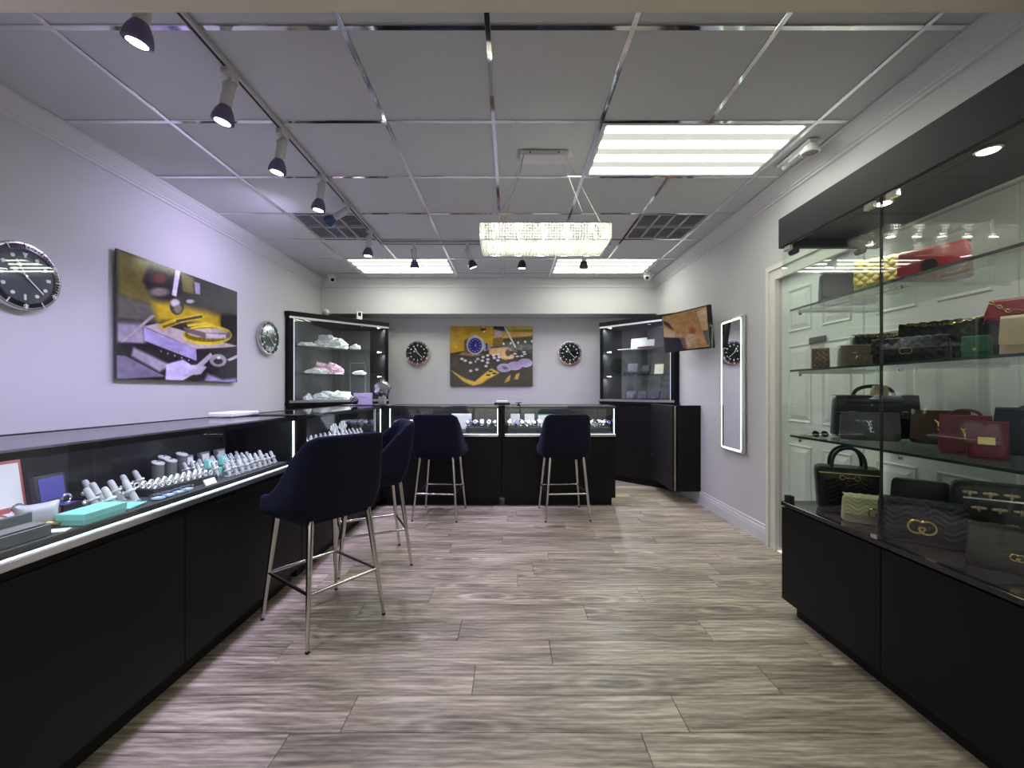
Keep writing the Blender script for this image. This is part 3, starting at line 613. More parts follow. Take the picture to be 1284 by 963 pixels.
# lighted mirror
t = thing('lighted_mirror', 'tall narrow wall mirror with glowing light border', 'mirror', (XR-.007, 3.705, .65), -.027)
mw, mh = .195, 1.186
obj('frame', B().box((-.028, -mw, 0), (0, mw, mh), .008, 2), ALU, t)
ms = obj('mirror_glass', B().box((-.001, -mw+.006, .006), (.001, mw-.006, mh-.006)), M('mirror_silver', (.9, .92, .93), 0.0, 1), t, loc=(-.0295, 0, 0))
def rr_ring(w, h, th, rad):
    def loop(i):
        pts = []
        for (cx, cz, a0) in ((w-rad, h-rad, 0), (-w+rad, h-rad, PI/2), (-w+rad, -h+rad, PI), (w-rad, -h+rad, 3*PI/2)):
            for k in range(7): a = a0+k*PI/12; pts.append((0, cx+(rad-i)*math.cos(a), cz+(rad-i)*math.sin(a)))
        return pts
    b = B(); o_, n_ = loop(0), loop(th); m = len(o_)
    V = [[b.bm.verts.new(p) for p in o_], [b.bm.verts.new(p) for p in n_]]
    for i in range(m): b.bm.faces.new((V[0][i], V[0][(i+1) % m], V[1][(i+1) % m], V[1][i]))
    bmesh.ops.solidify(b.bm, geom=b.bm.faces[:], thickness=.001); return b
obj('light_border', rr_ring(mw-.014, mh/2-.014, .018, .03), M('mirror_led', (.87, 1.0, .86), .5, emis=.95), t, loc=(-.0315, 0, mh/2))
# ================================================================== display counters
CLAMP = 2.0
ZD, ZT, CD = .735, 1.035, .45       # deck, glass top, depth
BACKP = M('sliding_back', (.028, .026, .030), .18)
def counter(name, label, origin, rz, L, ends, cuts, posts=()):
    t = thing(name, label, 'display counter', origin, rz, 'glass topped display counters')
    obj('toe_kick', B().box((.03, .05, 0), (L-.03, CD-.03, .085)), BLACK, t)
    bd = obj('body', B().box((0, .012, .085), (L, CD, ZD-.022)), BLACK, t)
    xs_ = [0]+list(cuts)+[L]
    for a, b_ in zip(xs_, xs_[1:]): obj('front_panel', B().box((a+.002, 0, .088), (b_-.002, .012, ZD-.045), .0015, 1), BLACK, t)
    obj('deck', B().box((0, .0, ZD-.022), (L, CD, ZD)), BLACK, t)
    sill = obj('sill', B().box((ends[0], -.006, ZD-.018), (L-ends[1], .022, ZD+.006), .002, 1), ALU, t)
    obj('sill_light', B().box((ends[0], .010, ZD+.006), (L-ends[1], .016, ZD+.009)), LEDM, sill)
    if ends[0]: obj('end_panel', B().box((0, -.004, ZD), (ends[0], CD, ZT+.004), .001, 1), BLACK, t)
    else: obj('end_glass', B().box((0, .008, ZD), (.006, CD-.012, ZT-.008)), GLASS, t)
    if ends[1]: obj('end_panel', B().box((L-ends[1], -.004, ZD), (L, CD, ZT+.004), .001, 1), BLACK, t)
    else: obj('end_glass', B().box((L-.006, .008, ZD), (L, CD-.012, ZT-.008)), GLASS, t)
    a, b_ = ends[0], L-ends[1]
    obj('front_glass', B().box((a, .0, ZD+.006), (b_, .006, ZT-.008)), GLASS, t)
    obj('top_glass', B().box((a, .0, ZT-.008), (b_, CD-.03, ZT)), glass('top_glass', (.93, .95, .95), 2.7, .05), t)
    obj('rear_rail', B().box((a, CD-.03, ZT-.02), (b_, CD, ZT+.002)), BLACK, t)
    rl = obj('top_rail', B().box((a, .006, ZT-.030), (b_, .010, ZT-.008)).box((a, .010, ZT-.014), (b_, .026, ZT-.008)), M('dark_rail', (.06, .06, .065), .3, .6), t)
    obj('light_strip', B().box((a+.01, .012, ZT-.0175), (b_-.01, .022, ZT-.0142)), LEDM, rl)
    mw_ = Matrix.Translation(origin) @ Matrix.Rotation(rz, 4, 'Z'); q_ = mw_ @ Vector(((a+b_)/2, .018, ZT-.019))
    lo = light('AREA', 'counter_lamp', q_, CLAMP*(b_-a), COOL, shape='RECTANGLE', size=b_-a-.04, size_y=.012); lo.rotation_euler = (mw_.to_3x3() @ Matrix.Rotation(.45, 3, 'X')).to_euler()
    for xx in posts: obj('corner_light', B().box((xx-.004, .010, ZD+.012), (xx+.004, .018, ZT-.03)), LEDM, t)
    n = max(2, round((b_-a)/.8))
    for k in range(n):
        x0 = a+(b_-a)*k/n; x1 = a+(b_-a)*(k+1)/n+.012*(k < n-1)
        obj('sliding_door', B().box((x0, CD-.022+.010*(k % 2), ZD), (x1, CD-.014+.010*(k % 2), ZT-.02)), BACKP, t)
    obj('riser', B().box((a+.012, .05, ZD), (b_-.012, CD-.04, ZD+.02), .002, 1), FELTD, t)
    return t
ZR = ZD+.02
counter('display_counter', 'long glass jewellery counter holding open red and blue gift boxes', (-1.32, .76, 0), PI/2, 1.87, (.05, .06), (.93,), (1.80,))
counter('display_counter', 'glass jewellery counter along the left wall holding white fan displays', (-1.32, 2.632, 0), PI/2, 1.655, (.058, 0), (.83,), (1.64,))
counter('display_counter', 'glass watch counter under the watch print, facing the room', (-1.318, 4.29, 0), 0, 1.226, (.066, .033), (), (.074, 1.186))
counter('display_counter', 'glass watch counter at the passage by the black gate', (-.090, 4.29, 0), 0, 1.175, (.033, 0), (), (1.160,))
t = thing('corner_cabinet', 'black corner cabinet joining the two counter runs', 'cabinet', (-1.545, 4.515, 0))
obj('body', B().box((-.225, -.225, .085), (.222, .225, ZT-.02)), BLACK, t); obj('toe_kick', B().box((-.2, -.2, 0), (.2, .2, .085)), BLACK, t)
obj('top', B().box((-.225, -.225, ZT-.02), (.222, .225, ZT+.006), .002, 1), BLACKG, t)
# black gate by the right wall
t = thing('counter_gate', 'black hinged counter gate standing open beside the wall mirror', 'gate', (XR, 4.37, 0))
obj('wall_panel', B().box((-.245, 0, .13), (-.001, .045, 1.035), .002, 1), BLACK, t)
g = obj('gate_leaf', B().box((-.285, .03, .13), (-.25, .72, 1.035), .002, 1), BLACK, t)
obj('hinge', B().cyl((-.262, .022, .135), (-.262, .022, 1.03), .010), M('hinge_bronze', (.42, .36, .26), .35, .8), t)
obj('latch', B().box((-.30, .60, .40), (-.285, .64, .44)), STEEL, g)
# ================================================================== corner display towers
ZB0, ZTT = 1.02, 2.11
SHZ = (1.40, 1.73)
DKG = M('tower_back', (.045, .042, .045), .35, vary=((26, 26, 2), .35))
def tower(label, P0, P1, corner, flip):
    """P0-P1 front edge, corner = the room corner behind"""
    P0 = Vector(P0); P1 = Vector(P1); c = Vector(corner); mid = (P0+P1)/2
    t = thing('corner_display_tower', label, 'display cabinet', (mid.x, mid.y, 0))
    def L(p): return (p[0]-mid.x, p[1]-mid.y)
    u = (P1-P0).normalized(); n = Vector((-u.y, u.x))
    if n.dot(c-mid) < 0: n = -n
    sgn = 1 if c.x > mid.x else -1; Pw = P0 if abs(P0.x-c.x) < abs(P1.x-c.x) else P1; Pb = P1 if Pw is P0 else P0
    def plan(e=0.0, g=.005):
        a = Pw-n*e; b_ = Pb-n*e
        k_ = (c.y-g-b_.y)/n.y; return [L(a), L(b_), L((b_.x+n.x*k_, c.y-g)), L((c.x-sgn*g, c.y-g)), L((c.x-sgn*g, a.y))]
    obj('base', B().prism(plan(0), .09, ZB0), BLACK, t)
    obj('toe_kick', B().prism(plan(-.05), 0, .09), BLACK, t)
    obj('ledge', B().prism(plan(.018), ZB0, ZB0+.03), BLACK, t)
    obj('cap', B().prism(plan(.02), ZTT-.055, ZTT), BLACK, t)
    a, b_ = L(P0), L(P1); W_ = (P1-P0).length; ang = math.atan2(u.y, u.x)
    def fr_box(name, x0, x1, y0, y1, z0, z1, mat, par=t, bev=0):
        # x along the front from P0, y into the tower
        s = 1 if Vector((-u.y, u.x)).dot(n) > 0 else -1
        b = B().box((x0, min(s*y0, s*y1), z0), (x1, max(s*y0, s*y1), z1), bev, 1)
        b.bm.transform(Matrix.Translation((a[0], a[1], 0)) @ Matrix.Rotation(ang, 4, 'Z')); return obj(name, b, mat, par)
    zb, zt = ZB0+.03, ZTT-.055
    fr_box('bottom_rail', .0, W_, -.005, .03, zb, zb+.028, ALU); fr_box('top_rail', 0, W_, -.012, .012, zt-.022, zt, ALU)
    fr_box('stile', 0, .045, 0, .06, zb, zt, BLACK); fr_box('stile', W_-.045, W_, 0, .06, zb, zt, BLACK)
    s = W_/2
    fr_box('glass_door', .045, s+.02, .006, .011, zb+.028, zt-.022, GLASS); fr_box('glass_door', s-.02, W_-.045, .018, .023, zb+.028, zt-.022, GLASS)
    # backs against the two walls
    q = plan(0)
    obj('back_panel', B().poly3([(q[2][0], q[2][1], zb), (q[3][0], q[2][1], zb), (q[3][0], q[2][1], zt), (q[2][0], q[2][1], zt)], (0, -.012, 0)), DKG, t)
    obj('back_panel', B().poly3([(q[3][0], q[3][1], zb), (q[3][0], q[4][1], zb), (q[3][0], q[4][1], zt), (q[3][0], q[3][1], zt)], (-sgn*.012, 0, 0)), DKG, t)
    obj('side_panel', B().poly3([(q[1][0], q[1][1], zb), (q[2][0], q[2][1], zb), (q[2][0], q[2][1], zt), (q[1][0], q[1][1], zt)], (sgn*.015, 0, 0)), BLACK, t)
    obj('side_panel', B().poly3([(q[0][0], q[0][1], zb), (q[4][0], q[4][1], zb), (q[4][0], q[4][1], zt), (q[0][0], q[0][1], zt)], (0, .015, 0)), BLACK, t)
    for z in SHZ:
        pl_ = [(x, y) for x, y in plan(-.05, .02)]; obj('shelf', B().prism(pl_, z-.010, z), SHELFG, t)
    # lights: a strip down one front stile and short strips under each shelf at the other end
    xs1 = .06 if not flip else W_-.06
    fr_box('light_strip', xs1-.004, xs1+.004, .03, .036, zb+.03, zt-.02, M('led_dim', (.9, .95, 1.0), .5, emis=.75))
    e = W_-.075 if not flip else .075
    for z in (zt-.004, SHZ[1]-.014, SHZ[0]-.014):
        fr_box('light_strip', e-.012, e+.012, .07, .15, z-.008, z, LEDM)
        s_ = 1 if Vector((-u.y, u.x)).dot(n) > 0 else -1
        w = Vector((P0.x, P0.y, 0))+Vector((u.x, u.y, 0))*e+Vector((n.x, n.y, 0))*.11
        light('AREA', 'shelf_lamp', (w.x, w.y, z-.012), 8.0, COOL, aim=(-u.x*.35*(1 if not flip else -1)+n.x*.2, -u.y*.35*(1 if not flip else -1)+n.y*.2, -1), size=.05)
    return t
TWL = tower('black corner display tower holding crumpled white and pink cloth bags', (-2.55, 4.80), (-1.656, 5.65), (XL, YB), False)
TWR = tower('black corner display tower holding watch boxes, partly behind the television', (1.215, 5.65), (1.94, 4.925), (XR, YB), True)
# ================================================================== counter stools
def stool(label, loc, rz):
    t = thing('counter_stool', label, 'stool', loc, rz, 'navy velvet counter stools')
    FT = [(-.205, -.235), (.205, -.235), (.205, .225), (-.205, .225)]; TP = [(-.155, -.165), (.155, -.165), (.155, .165), (-.155, .165)]
    ZL = .575
    for (fx, fy), (tx, ty) in zip(FT, TP):
        lg = obj('leg', B().cyl((fx, fy, .006), (tx, ty, ZL), .0085, .017, 16), STEEL, t, True)
        obj('foot_tip', B().cyl((fx, fy, 0), (fx, fy, .012), .0095, seg=12), RUB, lg)
    zs_ = .245; k = zs_/ZL
    C = [Vector((fx+(tx-fx)*k, fy+(ty-fy)*k, zs_)) for (fx, fy), (tx, ty) in zip(FT, TP)]
    for i in range(4): obj('stretcher', B().cyl(C[i], C[(i+1) % 4], .0085, seg=10), STEEL, t, True)
    obj('underframe', B().box((-.17, -.18, .560), (.17, .18, .578)), BLACK, t)
    # seat cushion: rounded slab, soft crown
    P = []; nu, nv_ = 40, 10
    def sup(a, ex, ey, p): c_, s_ = math.cos(a), math.sin(a); return (ex*math.copysign(abs(c_)**p, c_), ey*math.copysign(abs(s_)**p, s_))
    prof = [(.0, .560), (.80, .560), (.93, .566), (.985, .585), (1.0, .615), (.985, .645), (.94, .664), (.82, .676), (.45, .684), (.0, .686)]
    b = B(); P = []
    for i in range(nu):
        a = 2*PI*i/nu; x, y = sup(a, .225, .225, .62); P.append([(x*f, y*f+.022, z) for f, z in prof])
    b.surf(P, True); bmesh.ops.remove_doubles(b.bm, verts=b.bm.verts, dist=1e-5); bmesh.ops.recalc_face_normals(b.bm, faces=b.bm.faces)
    obj('seat', b, NAVY, t, True)
    # wrap-round backrest shell, tall at the back and sweeping down to the seat front
    pts = []
    for i in range(9): pts.append((-.240, .19-.31*i/8))
    for i in range(1, 9):
        a = i/9*PI/2; pts.append((-.240+.085*(1-math.cos(a)), -.12-.098*math.sin(a)))
    m_ = [(-x, y) for x, y in reversed(pts)]
    path = pts+[(-.10, -.225), (-.05, -.228), (0, -.229), (.05, -.228), (.10, -.225)]+m_
    P = []
    n = len(path)
    for i, (x, y) in enumerate(path):
        x0, y0 = path[max(i-1, 0)]; x1, y1 = path[min(i+1, n-1)]
        tx, ty = x1-x0, y1-y0; l = math.hypot(tx, ty); nx_, ny_ = ty/l, -tx/l           # outward = left of travel flipped below
        if nx_*x+ny_*y < 0: nx_, ny_ = -nx_, -ny_
        s_ = max(0, min(1, (.17-y)/.335)); s_ = s_**2.1*(1.28-.28*s_)
        top = .655+.315*min(1, s_)-(.030*((abs(x)-.15)/.09)**2 if abs(x) > .15 and y < -.13 else 0); back = max(0, min(1, (-y-.02)/.2))
        zb_ = .548+.03*(1-min(1, (abs(i-n/2)/(n/2))**0+0))*0
        loop = []
        for f in (0, .12, .3, .5, .72, .9, 1):
            z = zb_+(top-zb_)*f; q = (z-.60)/.37; lean = -.055*max(0, q)*back
            inset = (.055 if f == 0 else .018 if f == .12 else 0)+.024*max(0, q)*(abs(x)/.243)
            loop.append((x-nx_*inset, y-ny_*(.055 if f == 0 else .018 if f == .12 else 0)+lean, z))
        th = .034+.012*back
        ins = [(px_-nx_*th, py_-ny_*th, z) for px_, py_, z in loop[::-1]]
        ins[0] = (ins[0][0], ins[0][1], ins[0][2]-.006)
        e = loop[-1]; cap = [(e[0]-nx_*th*.25, e[1]-ny_*th*.25, e[2]+.010), (e[0]-nx_*th*.75, e[1]-ny_*th*.75, e[2]+.010)]
        P.append(loop+cap+ins+[loop[0]])
    b = B(); V = b.surf(P)
    for side in (V[0], V[-1]):
        try: b.bm.faces.new(side[:-1])
        except Exception: pass
    bmesh.ops.remove_doubles(b.bm, verts=b.bm.verts, dist=1e-5); bmesh.ops.recalc_face_normals(b.bm, faces=b.bm.faces)
    o = obj('backrest', b, NAVY, t); md = o.modifiers.new('s', 'SUBSURF'); md.levels = md.render_levels = 1
    o.data.polygons.foreach_set('use_smooth', [True]*len(o.data.polygons))
    return t
def face(dx, dy): return math.atan2(dy, dx)-PI/2
stool('navy velvet counter stool turned to the long counter with the red gift boxes', (-.985, 2.19, 0), face(-.80, .60))
stool('navy velvet counter stool at the fan display counter, turned sideways', (-.975, 2.915, 0), face(-.90, -.44))
stool('navy velvet counter stool facing the counter below the watch print', (-.675, 4.015, 0), face(.07, 1))
stool('navy velvet counter stool facing the counter near the open gate', (.510, 4.015, 0), face(-.06, 1))
# ================================================================== handbag cabinet on the right
KX, KY0, KY1, KZ = 1.455, .40, 2.235, .60
t = CAB = thing('handbag_cabinet', 'large black and glass wall cabinet filled with handbags', 'display cabinet', (KX, KY1, 0))
dX = XR-.03-KX; Lc = KY1-KY0
seam = [0, -.598, -1.196, -Lc]
obj('toe_kick', B().box((.055, -Lc, 0), (dX-.03, -.04, .08)), BLACK, t)
obj('body', B().box((.02, -Lc, .08), (dX, 0, KZ-.02)), BLACK, t)
for a, b_ in zip(seam, seam[1:]): obj('base_door', B().box((0, b_+.002, .08), (.02, a-.002, KZ-.03), .0015, 1), BLACK, t)
obj('base_top', B().box((-.004, -Lc, KZ-.022), (dX, 0, KZ), .002, 1), BLACKG, t)
HDRM = M('header_laminate', (.022, .023, .026), .5, spec=.3)
obj('header', B().box((-.014, -Lc, 1.953), (.012, .004, 2.11), .002, 1), HDRM, t)
obj('ceiling_panel', B().box((.012, -Lc, 2.02), (dX, 0, 2.04)), M('cabinet_roof', (.05, .05, .055), .5), t)
obj('end_header', B().box((.012, -.018, 1.953), (dX, .004, 2.11)), BLACK, t)
for a, b_ in zip(seam, seam[1:]):
    g = obj('glass_door', B().box((.0, b_+.003, KZ+.006), (.008, a-.003, 1.950)), GLASSG, t)
    for y in (a-.05, b_+.05): obj('door_clip', B().box((-.006, y-.022, 1.925), (.014, y+.022, 1.953), .002, 1), STEEL, g)
    obj('door_clip', B().box((-.006, b_+.01, KZ), (.014, b_+.04, KZ+.016), .002, 1), STEEL, g)
obj('door_seam', B().box((-.001, seam[1]-.0025, KZ+.006), (.009, seam[1]+.0025, 1.95)), RUB, t); obj('door_seam', B().box((-.001, seam[2]-.0025, KZ+.006), (.009, seam[2]+.0025, 1.95)), RUB, t)
obj('end_glass', B().box((.008, -.008, KZ), (dX, 0, 1.953)), GLASSG, t)
for xx in (.06, dX-.10): obj('panel_clip', B().cyl((xx, -.03, 1.935), (xx, .012, 1.935), .017, seg=16), RUB, t)
obj('panel_clip', B().box((.02, -.03, KZ), (.05, .006, KZ+.03)), RUB, t)
SZ3 = (.957, 1.30, 1.62)
for z in SZ3:
    s = obj('shelf', B().box((.03, -Lc+.01, z-.010), (dX-.04, -.03, z), .001, 1), SHELFG, t)
    obj('shelf_edge', B().box((.026, -Lc+.01, z-.010), (.030, -.03, z)), M('glass_edge', (.015, .05, .04), .2), s)
    for y in (-.06, -.62, -1.2): obj('shelf_bracket', B().box((.045, y-.008, z-.022), (dX-.04, y+.008, z-.011)), ALU, s); 
    for y in (-.06, -.62, -1.2): obj('shelf_clip', B().cyl((.06, y, z-.034), (.06, y, z-.011), .007, seg=10), STEEL, s)
PUCKM = M('puck_lens', (1, .97, .88), .4, emis=25)
for y in (1.82, 1.42, 1.02, .62):
    p = obj('puck_light', B().lathe([(.036, 0), (.036, -.010), (.030, -.014), (.028, -.012), (0, -.012)], 24, c=(1.63-KX, y-KY1, 2.02)), STEEL, t, True)
    obj('puck_lens', B().cyl((1.63-KX, y-KY1, 2.0078), (1.63-KX, y-KY1, 2.0065), .027, seg=20), PUCKM, p)
    light('SPOT', 'puck_lamp', (1.63, y, 2.0), PUCK, (1, .95, .85), aim=(0, 0, -1), spot_size=math.radians(130), spot_blend=1, shadow_soft_size=.03)
tag(obj('door_plate', B().box((-.006, -.075, -.022), (0, .075, .022), .003, 1), M('plate_dark', (.07, .07, .07), .4), None, loc=(XR+.008, 2.72, 1.523)), 'small dark plate fixed on the white panelled door', 'plate')
# ================================================================== handbags
def sup(a, ex, ey, p): c_, s_ = math.cos(a), math.sin(a); return (ex*math.copysign(abs(c_)**p, c_), ey*math.copysign(abs(s_)**p, s_))
def puff(w, d, h, rnd=.04, top=1.0, topd=.7, p=.35, n=40):
    b = B(); P = []
    L_ = [(0, 0), (.0, .80), (.02, .93), (.08, 1), (.35, 1), (.65, 1), (.88, 1), (.96, .97), (1.0, .88), (1.0, 0)]
    for i in range(n):
        a = 2*PI*i/n; P.append([(lambda q: (q[0], q[1], f*h))(sup(a, w/2*s_*(1+(top-1)*f), d/2*s_*(1+(topd-1)*f), p)) for f, s_ in L_])
    b.surf(P, True); bmesh.ops.remove_doubles(b.bm, verts=b.bm.verts, dist=1e-5); bmesh.ops.recalc_face_normals(b.bm, faces=b.bm.faces); return b
def flap(w, d, h, frac, pat=None, nu=60, nv=34, cell=.03, point=0, top=1.0, topd=.7):
    """front flap, folded over the top edge, hugging the bag front"""
    b = B(); P = []
    for i in range(nu+1):
        u = -1+2*i/nu; col = []
        lowf = 1-frac+.06*abs(u)**6*frac-point*(1-abs(u))
        for j in range(nv+1):
            v = j/nv
            if v < .15: y = d/2*topd*.7-(d*topd*.85)*(v/.15); z = h+.006; yn = 0
            else:
                f = 1-(v-.15)/.85*(1-lowf); z = h*f+.004*(f > .98); y = -(d/2)*(1+(topd-1)*f)-.006
            x = u*w/2*(1+(top-1)*min(1, z/h))*.985; q = 0
            if pat == 'quilt': q = .004*(1-abs((((x+z)/cell) % 1)*2-1)**3)*(1-abs((((x-z)/cell) % 1)*2-1)**3)
            if pat == 'chevron': q = .004*abs(math.sin(PI*(z+abs(((x/(cell*3)) % 1)*2-1)*cell*1.1)/(cell*.8)))**.6
            if v < .15: z += q
            else: y -= q
            col.append((x, y, z))
        P.append(col)
    b.surf(P); bmesh.ops.recalc_face_normals(b.bm, faces=b.bm.faces); bmesh.ops.solidify(b.bm, geom=b.bm.faces[:], thickness=.003); return b
def patch(w, h, y, z0, pat, cell, nu=50, nv=30):
    b = B(); P = []
    for i in range(nu+1):
        x = -w/2+w*i/nu; c = []
        for j in range(nv+1):
            z = z0+h*j/nv
            q = .004*(1-abs((((x+z)/cell) % 1)*2-1)**3)*(1-abs((((x-z)/cell) % 1)*2-1)**3) if pat == 'quilt' else .004*abs(math.sin(PI*(z+abs(((x/(cell*3)) % 1)*2-1)*cell*1.1)/(cell*.8)))**.6
            c.append((x, y-q, z))
        P.append(c)
    b.surf(P); bmesh.ops.solidify(b.bm, geom=b.bm.faces[:], thickness=.002); return b
def arc(cx, cz, r, a0, a1, y, n=22): return [(cx+r*math.cos(a0+(a1-a0)*k/n), y, cz+r*math.sin(a0+(a1-a0)*k/n)) for k in range(n+1)]
def logo_gg(par, y, z, r=.022, x=0):
    b = B().tube(arc(x-r*.62, z, r, PI*.25, PI*1.98, y), r*.21, 6).tube([(x-r*.62+r, y, z-.001), (x-r*.62+r*.3, y, z-.001)], r*.19, 6)
    obj('monogram', b, GOLD, par, True)
    b = B().tube(arc(x+r*.62, z, r, PI*.75, -PI*.98, y-.003), r*.21, 6).tube([(x+r*.62-r, y-.003, z-.001), (x+r*.62-r*.3, y-.003, z-.001)], r*.19, 6)
    obj('monogram', b, GOLD, par, True)
def logo_cc(par, y, z, r=.012, x=0):
    for s in (-1, 1):
        a0, a1 = (PI*.28, PI*1.72) if s < 0 else (PI*1.28, PI*2.72)
        obj('monogram', B().tube(arc(x+s*r*.6, z, r, a0, a1, y-.002*(s > 0)), r*.16, 6), GOLD, par, True)
def logo_ysl(par, y, z, s, mat):
    for ch, dx, dz in (('Y', -.12, .55), ('S', .02, .0), ('L', .16, -.5)):
        tb = text_b(ch, s, .0012); tb.bm.transform(Matrix.Translation((dx*s, y, z+dz*s*.75)) @ Matrix.Rotation(PI/2, 4, 'X')); obj('monogram', tb, mat, par)
def chain(par, pts, mat=GOLD, r=.0045, name='chain'):
    b = B(); pts = [Vector(p) for p in pts]; L = [0]
    for a, c in zip(pts, pts[1:]): L.append(L[-1]+(c-a).length)
    n = max(3, int(L[-1]/(r*2.6)))
    for k in range(n):
        s = L[-1]*(k+.5)/n; i = max(j for j in range(len(L)-1) if L[j] <= s); f = (s-L[i])/max(1e-6, L[i+1]-L[i]); p = pts[i].lerp(pts[i+1], f); d = (pts[i+1]-pts[i]).normalized()
        q = d.to_track_quat('X', 'Z'); rr = []
        for a in range(8):
            v = Vector((r*1.7*math.cos(a*PI/4), r*math.sin(a*PI/4)*(k % 2), r*math.sin(a*PI/4)*((k+1) % 2))); rr.append(p+q @ v)
        b.tube(rr, r*.32, 4, True)
    o = obj(name, b, mat, par); o['kind'] = 'stuff'; return o
def handle(par, w, h, z, y, r, mat, n=16): return obj('handle', B().tube([(-w/2*math.cos(PI*k/n)*(1 if 1 else 0), y, z+h*math.sin(PI*k/n)**.7) for k in range(n+1)], r, 10), mat, par, True)
def leather(name, c, rough=.45): return M('leather_'+name, c, rough, bump=(140, .12))
def bag(label, loc, deg, w, d, h, mat, frac=.6, pat=None, cell=.03, point=0, top=.96, topd=.62):
    t = thing('handbag', label, 'handbag', loc, math.radians(deg), 'handbags in the glass cabinet')
    obj('body', puff(w, d, h, top=top, topd=topd), mat, t, True)
    if pat: obj('front_panel', patch(w*.90, h*(1-frac)*.9, -d/2*.985, h*.06, pat, cell), mat, t, True)
    if frac: obj('flap', flap(w, d, h, frac, pat, cell=cell, point=point, top=top, topd=topd), mat, t, True)
    return t
LB = leather('black', (.012, .012, .013), .38); LN = leather('navy', (.012, .017, .045), .4); LG = leather('grey', (.07, .07, .072), .5); LT = leather('tan', (.19, .115, .06), .45)
LTP = leather('taupe', (.24, .19, .14), .5); LBR = leather('brown', (.075, .038, .018), .55); LBU = leather('burgundy', (.16, .012, .03), .35); LRD = leather('red', (.24, .018, .025), .4)
LY = leather('yellow', (.72, .62, .20), .45); LC = leather('cream', (.68, .62, .40), .5); LBE = leather('beige', (.55, .42, .28), .5); LGN = leather('green', (.03, .11, .06), .4)
S1, S2, S3, S0 = 1.621, 1.301, .958, .601
# top shelf
t = bag('dark grey envelope clutch with a gold chain on the top glass shelf', (1.70, 2.10, S1), -14, .25, .06, .165, LG, .72, point=.22); chain(t, [(.02, -.045, .06), (.06, -.05, .035), (.10, -.048, .05), (.085, -.05, .02), (.05, -.05, .03)], r=.005)
t = bag('pale yellow quilted handbag on the top glass shelf', (1.665, 1.86, S1), -52, .20, .08, .155, LY, .68, 'quilt', .036); obj('clasp', B().cyl((0, -.046, .06), (0, -.054, .06), .012), GOLD, t)
t = bag('red flap handbag with dark round clasp on the top glass shelf', (1.69, 1.66, S1), -62, .21, .08, .135, LRD, .7); obj('clasp', B().cyl((0, -.044, .062), (0, -.052, .062), .026, seg=20), LB, t); chain(t, [(.04, -.048, .03), (.08, -.05, .02), (.10, -.048, .04)], r=.005)
# second shelf
t = bag('tan flap handbag with gold interlocked arc clasp, beside the brown roll bag', (1.685, 2.02, S2), -24, .155, .07, .105, LTP, .62); logo_cc(t, -.050, .045)
t = bag('small brown quilted roll bag at the glass end wall', (1.565, 2.10, S2), -38, .075, .07, .095, LT, .6, 'quilt', .024)
t = bag('black flap bag with gold chain standing behind the tan bag', (1.835, 2.085, S2), -20, .21, .055, .165, LB, .6, 'quilt', .04); chain(t, [(-.09, -.033, .168), (-.04, -.038, .160), (.02, -.040, .156), (.06, -.038, .160), (.09, -.03, .17)], r=.005)
t = bag('wide black quilted flap bag with gold interlocked arc clasp', (1.63, 1.70, S2), -56, .24, .075, .10, LB, .6, 'quilt', .03); logo_cc(t, -.052, .05)
t = bag('black quilted shoulder bag with chain strap behind the wide flap bag', (1.82, 1.76, S2), -58, .27, .07, .175, LB, .62, 'quilt', .036); chain(t, [(-.10, -.03, .18), (-.04, -.045, .168), (.04, -.046, .165), (.11, -.03, .18)], r=.005)
t = bag('small green flap pouch between black bags', (1.72, 1.535, S2), -58, .075, .05, .085, LGN, .6); obj('clasp', B().cyl((0, -.030, .04), (0, -.036, .04), .006), GOLD, t)
t = bag('black box bag carrying the red chain bag', (1.84, 1.50, S2), -60, .19, .08, .135, LB, .6)
t = bag('dark red chain flap bag lying on top of the black box bag', (1.84, 1.50, S2+.143), -60, .18, .075, .075, LRD, .8, top=.8); chain(t, [(-.07, -.03, .075), (-.02, -.042, .03), (.03, -.042, .028), (.07, -.03, .07)], r=.005)
t = bag('tall dark grey rounded bag between the red and the beige bag', (1.83, 1.36, S2), -52, .13, .09, .225, LG, 0, top=.78); handle(t, .07, .03, .215, 0, .006, LB)
t = bag('beige rounded flap bag at the near end of the second shelf', (1.66, 1.30, S2), -60, .17, .08, .125, LBE, .72); obj('clasp', B().cyl((0, -.044, .05), (0, -.05, .05), .008), GOLD, t)
# third shelf
t = bag('black leather satchel with top handle on the third shelf', (1.795, 2.06, S3), -22, .34, .10, .205, LB, .42); handle(t, .16, .055, .200, 0, .009, LB); obj('belt', B().box((-.168, -.055, .108), (.168, -.048, .128), .002, 1), LB, t)
for sx in (-.1, .1): obj('buckle', B().box((sx-.012, -.062, .10), (sx+.012, -.055, .134), .002, 1), STEEL, t)
t = bag('charcoal envelope clutch with silver letter emblem', (1.675, 1.945, S3), -34, .22, .05, .125, LG, .72, point=.16); logo_ysl(t, -.038, .066, .036, M('satin_silver', (.8, .8, .82), .4, .6))
t = bag('brown suede flap bag with gold letter emblem', (1.872, 1.815, S3), -46, .19, .07, .14, LBR, .88); logo_ysl(t, -.046, .075, .040, GOLD)
t = bag('burgundy top flap handbag with gold lettering and fittings', (1.70, 1.555, S3), -50, .14, .08, .135, LBU, .6); logo_ysl(t, -.052, .075, .026, GOLD); handle(t, .08, .03, .13, 0, .005, LBU)
t = bag('small burgundy box bag next to the burgundy flap bag', (1.645, 1.435, S3), -52, .10, .07, .12, LBU, .6); obj('clasp', B().box((-.02, -.048, .05), (.02, -.042, .075)), GOLD, t)
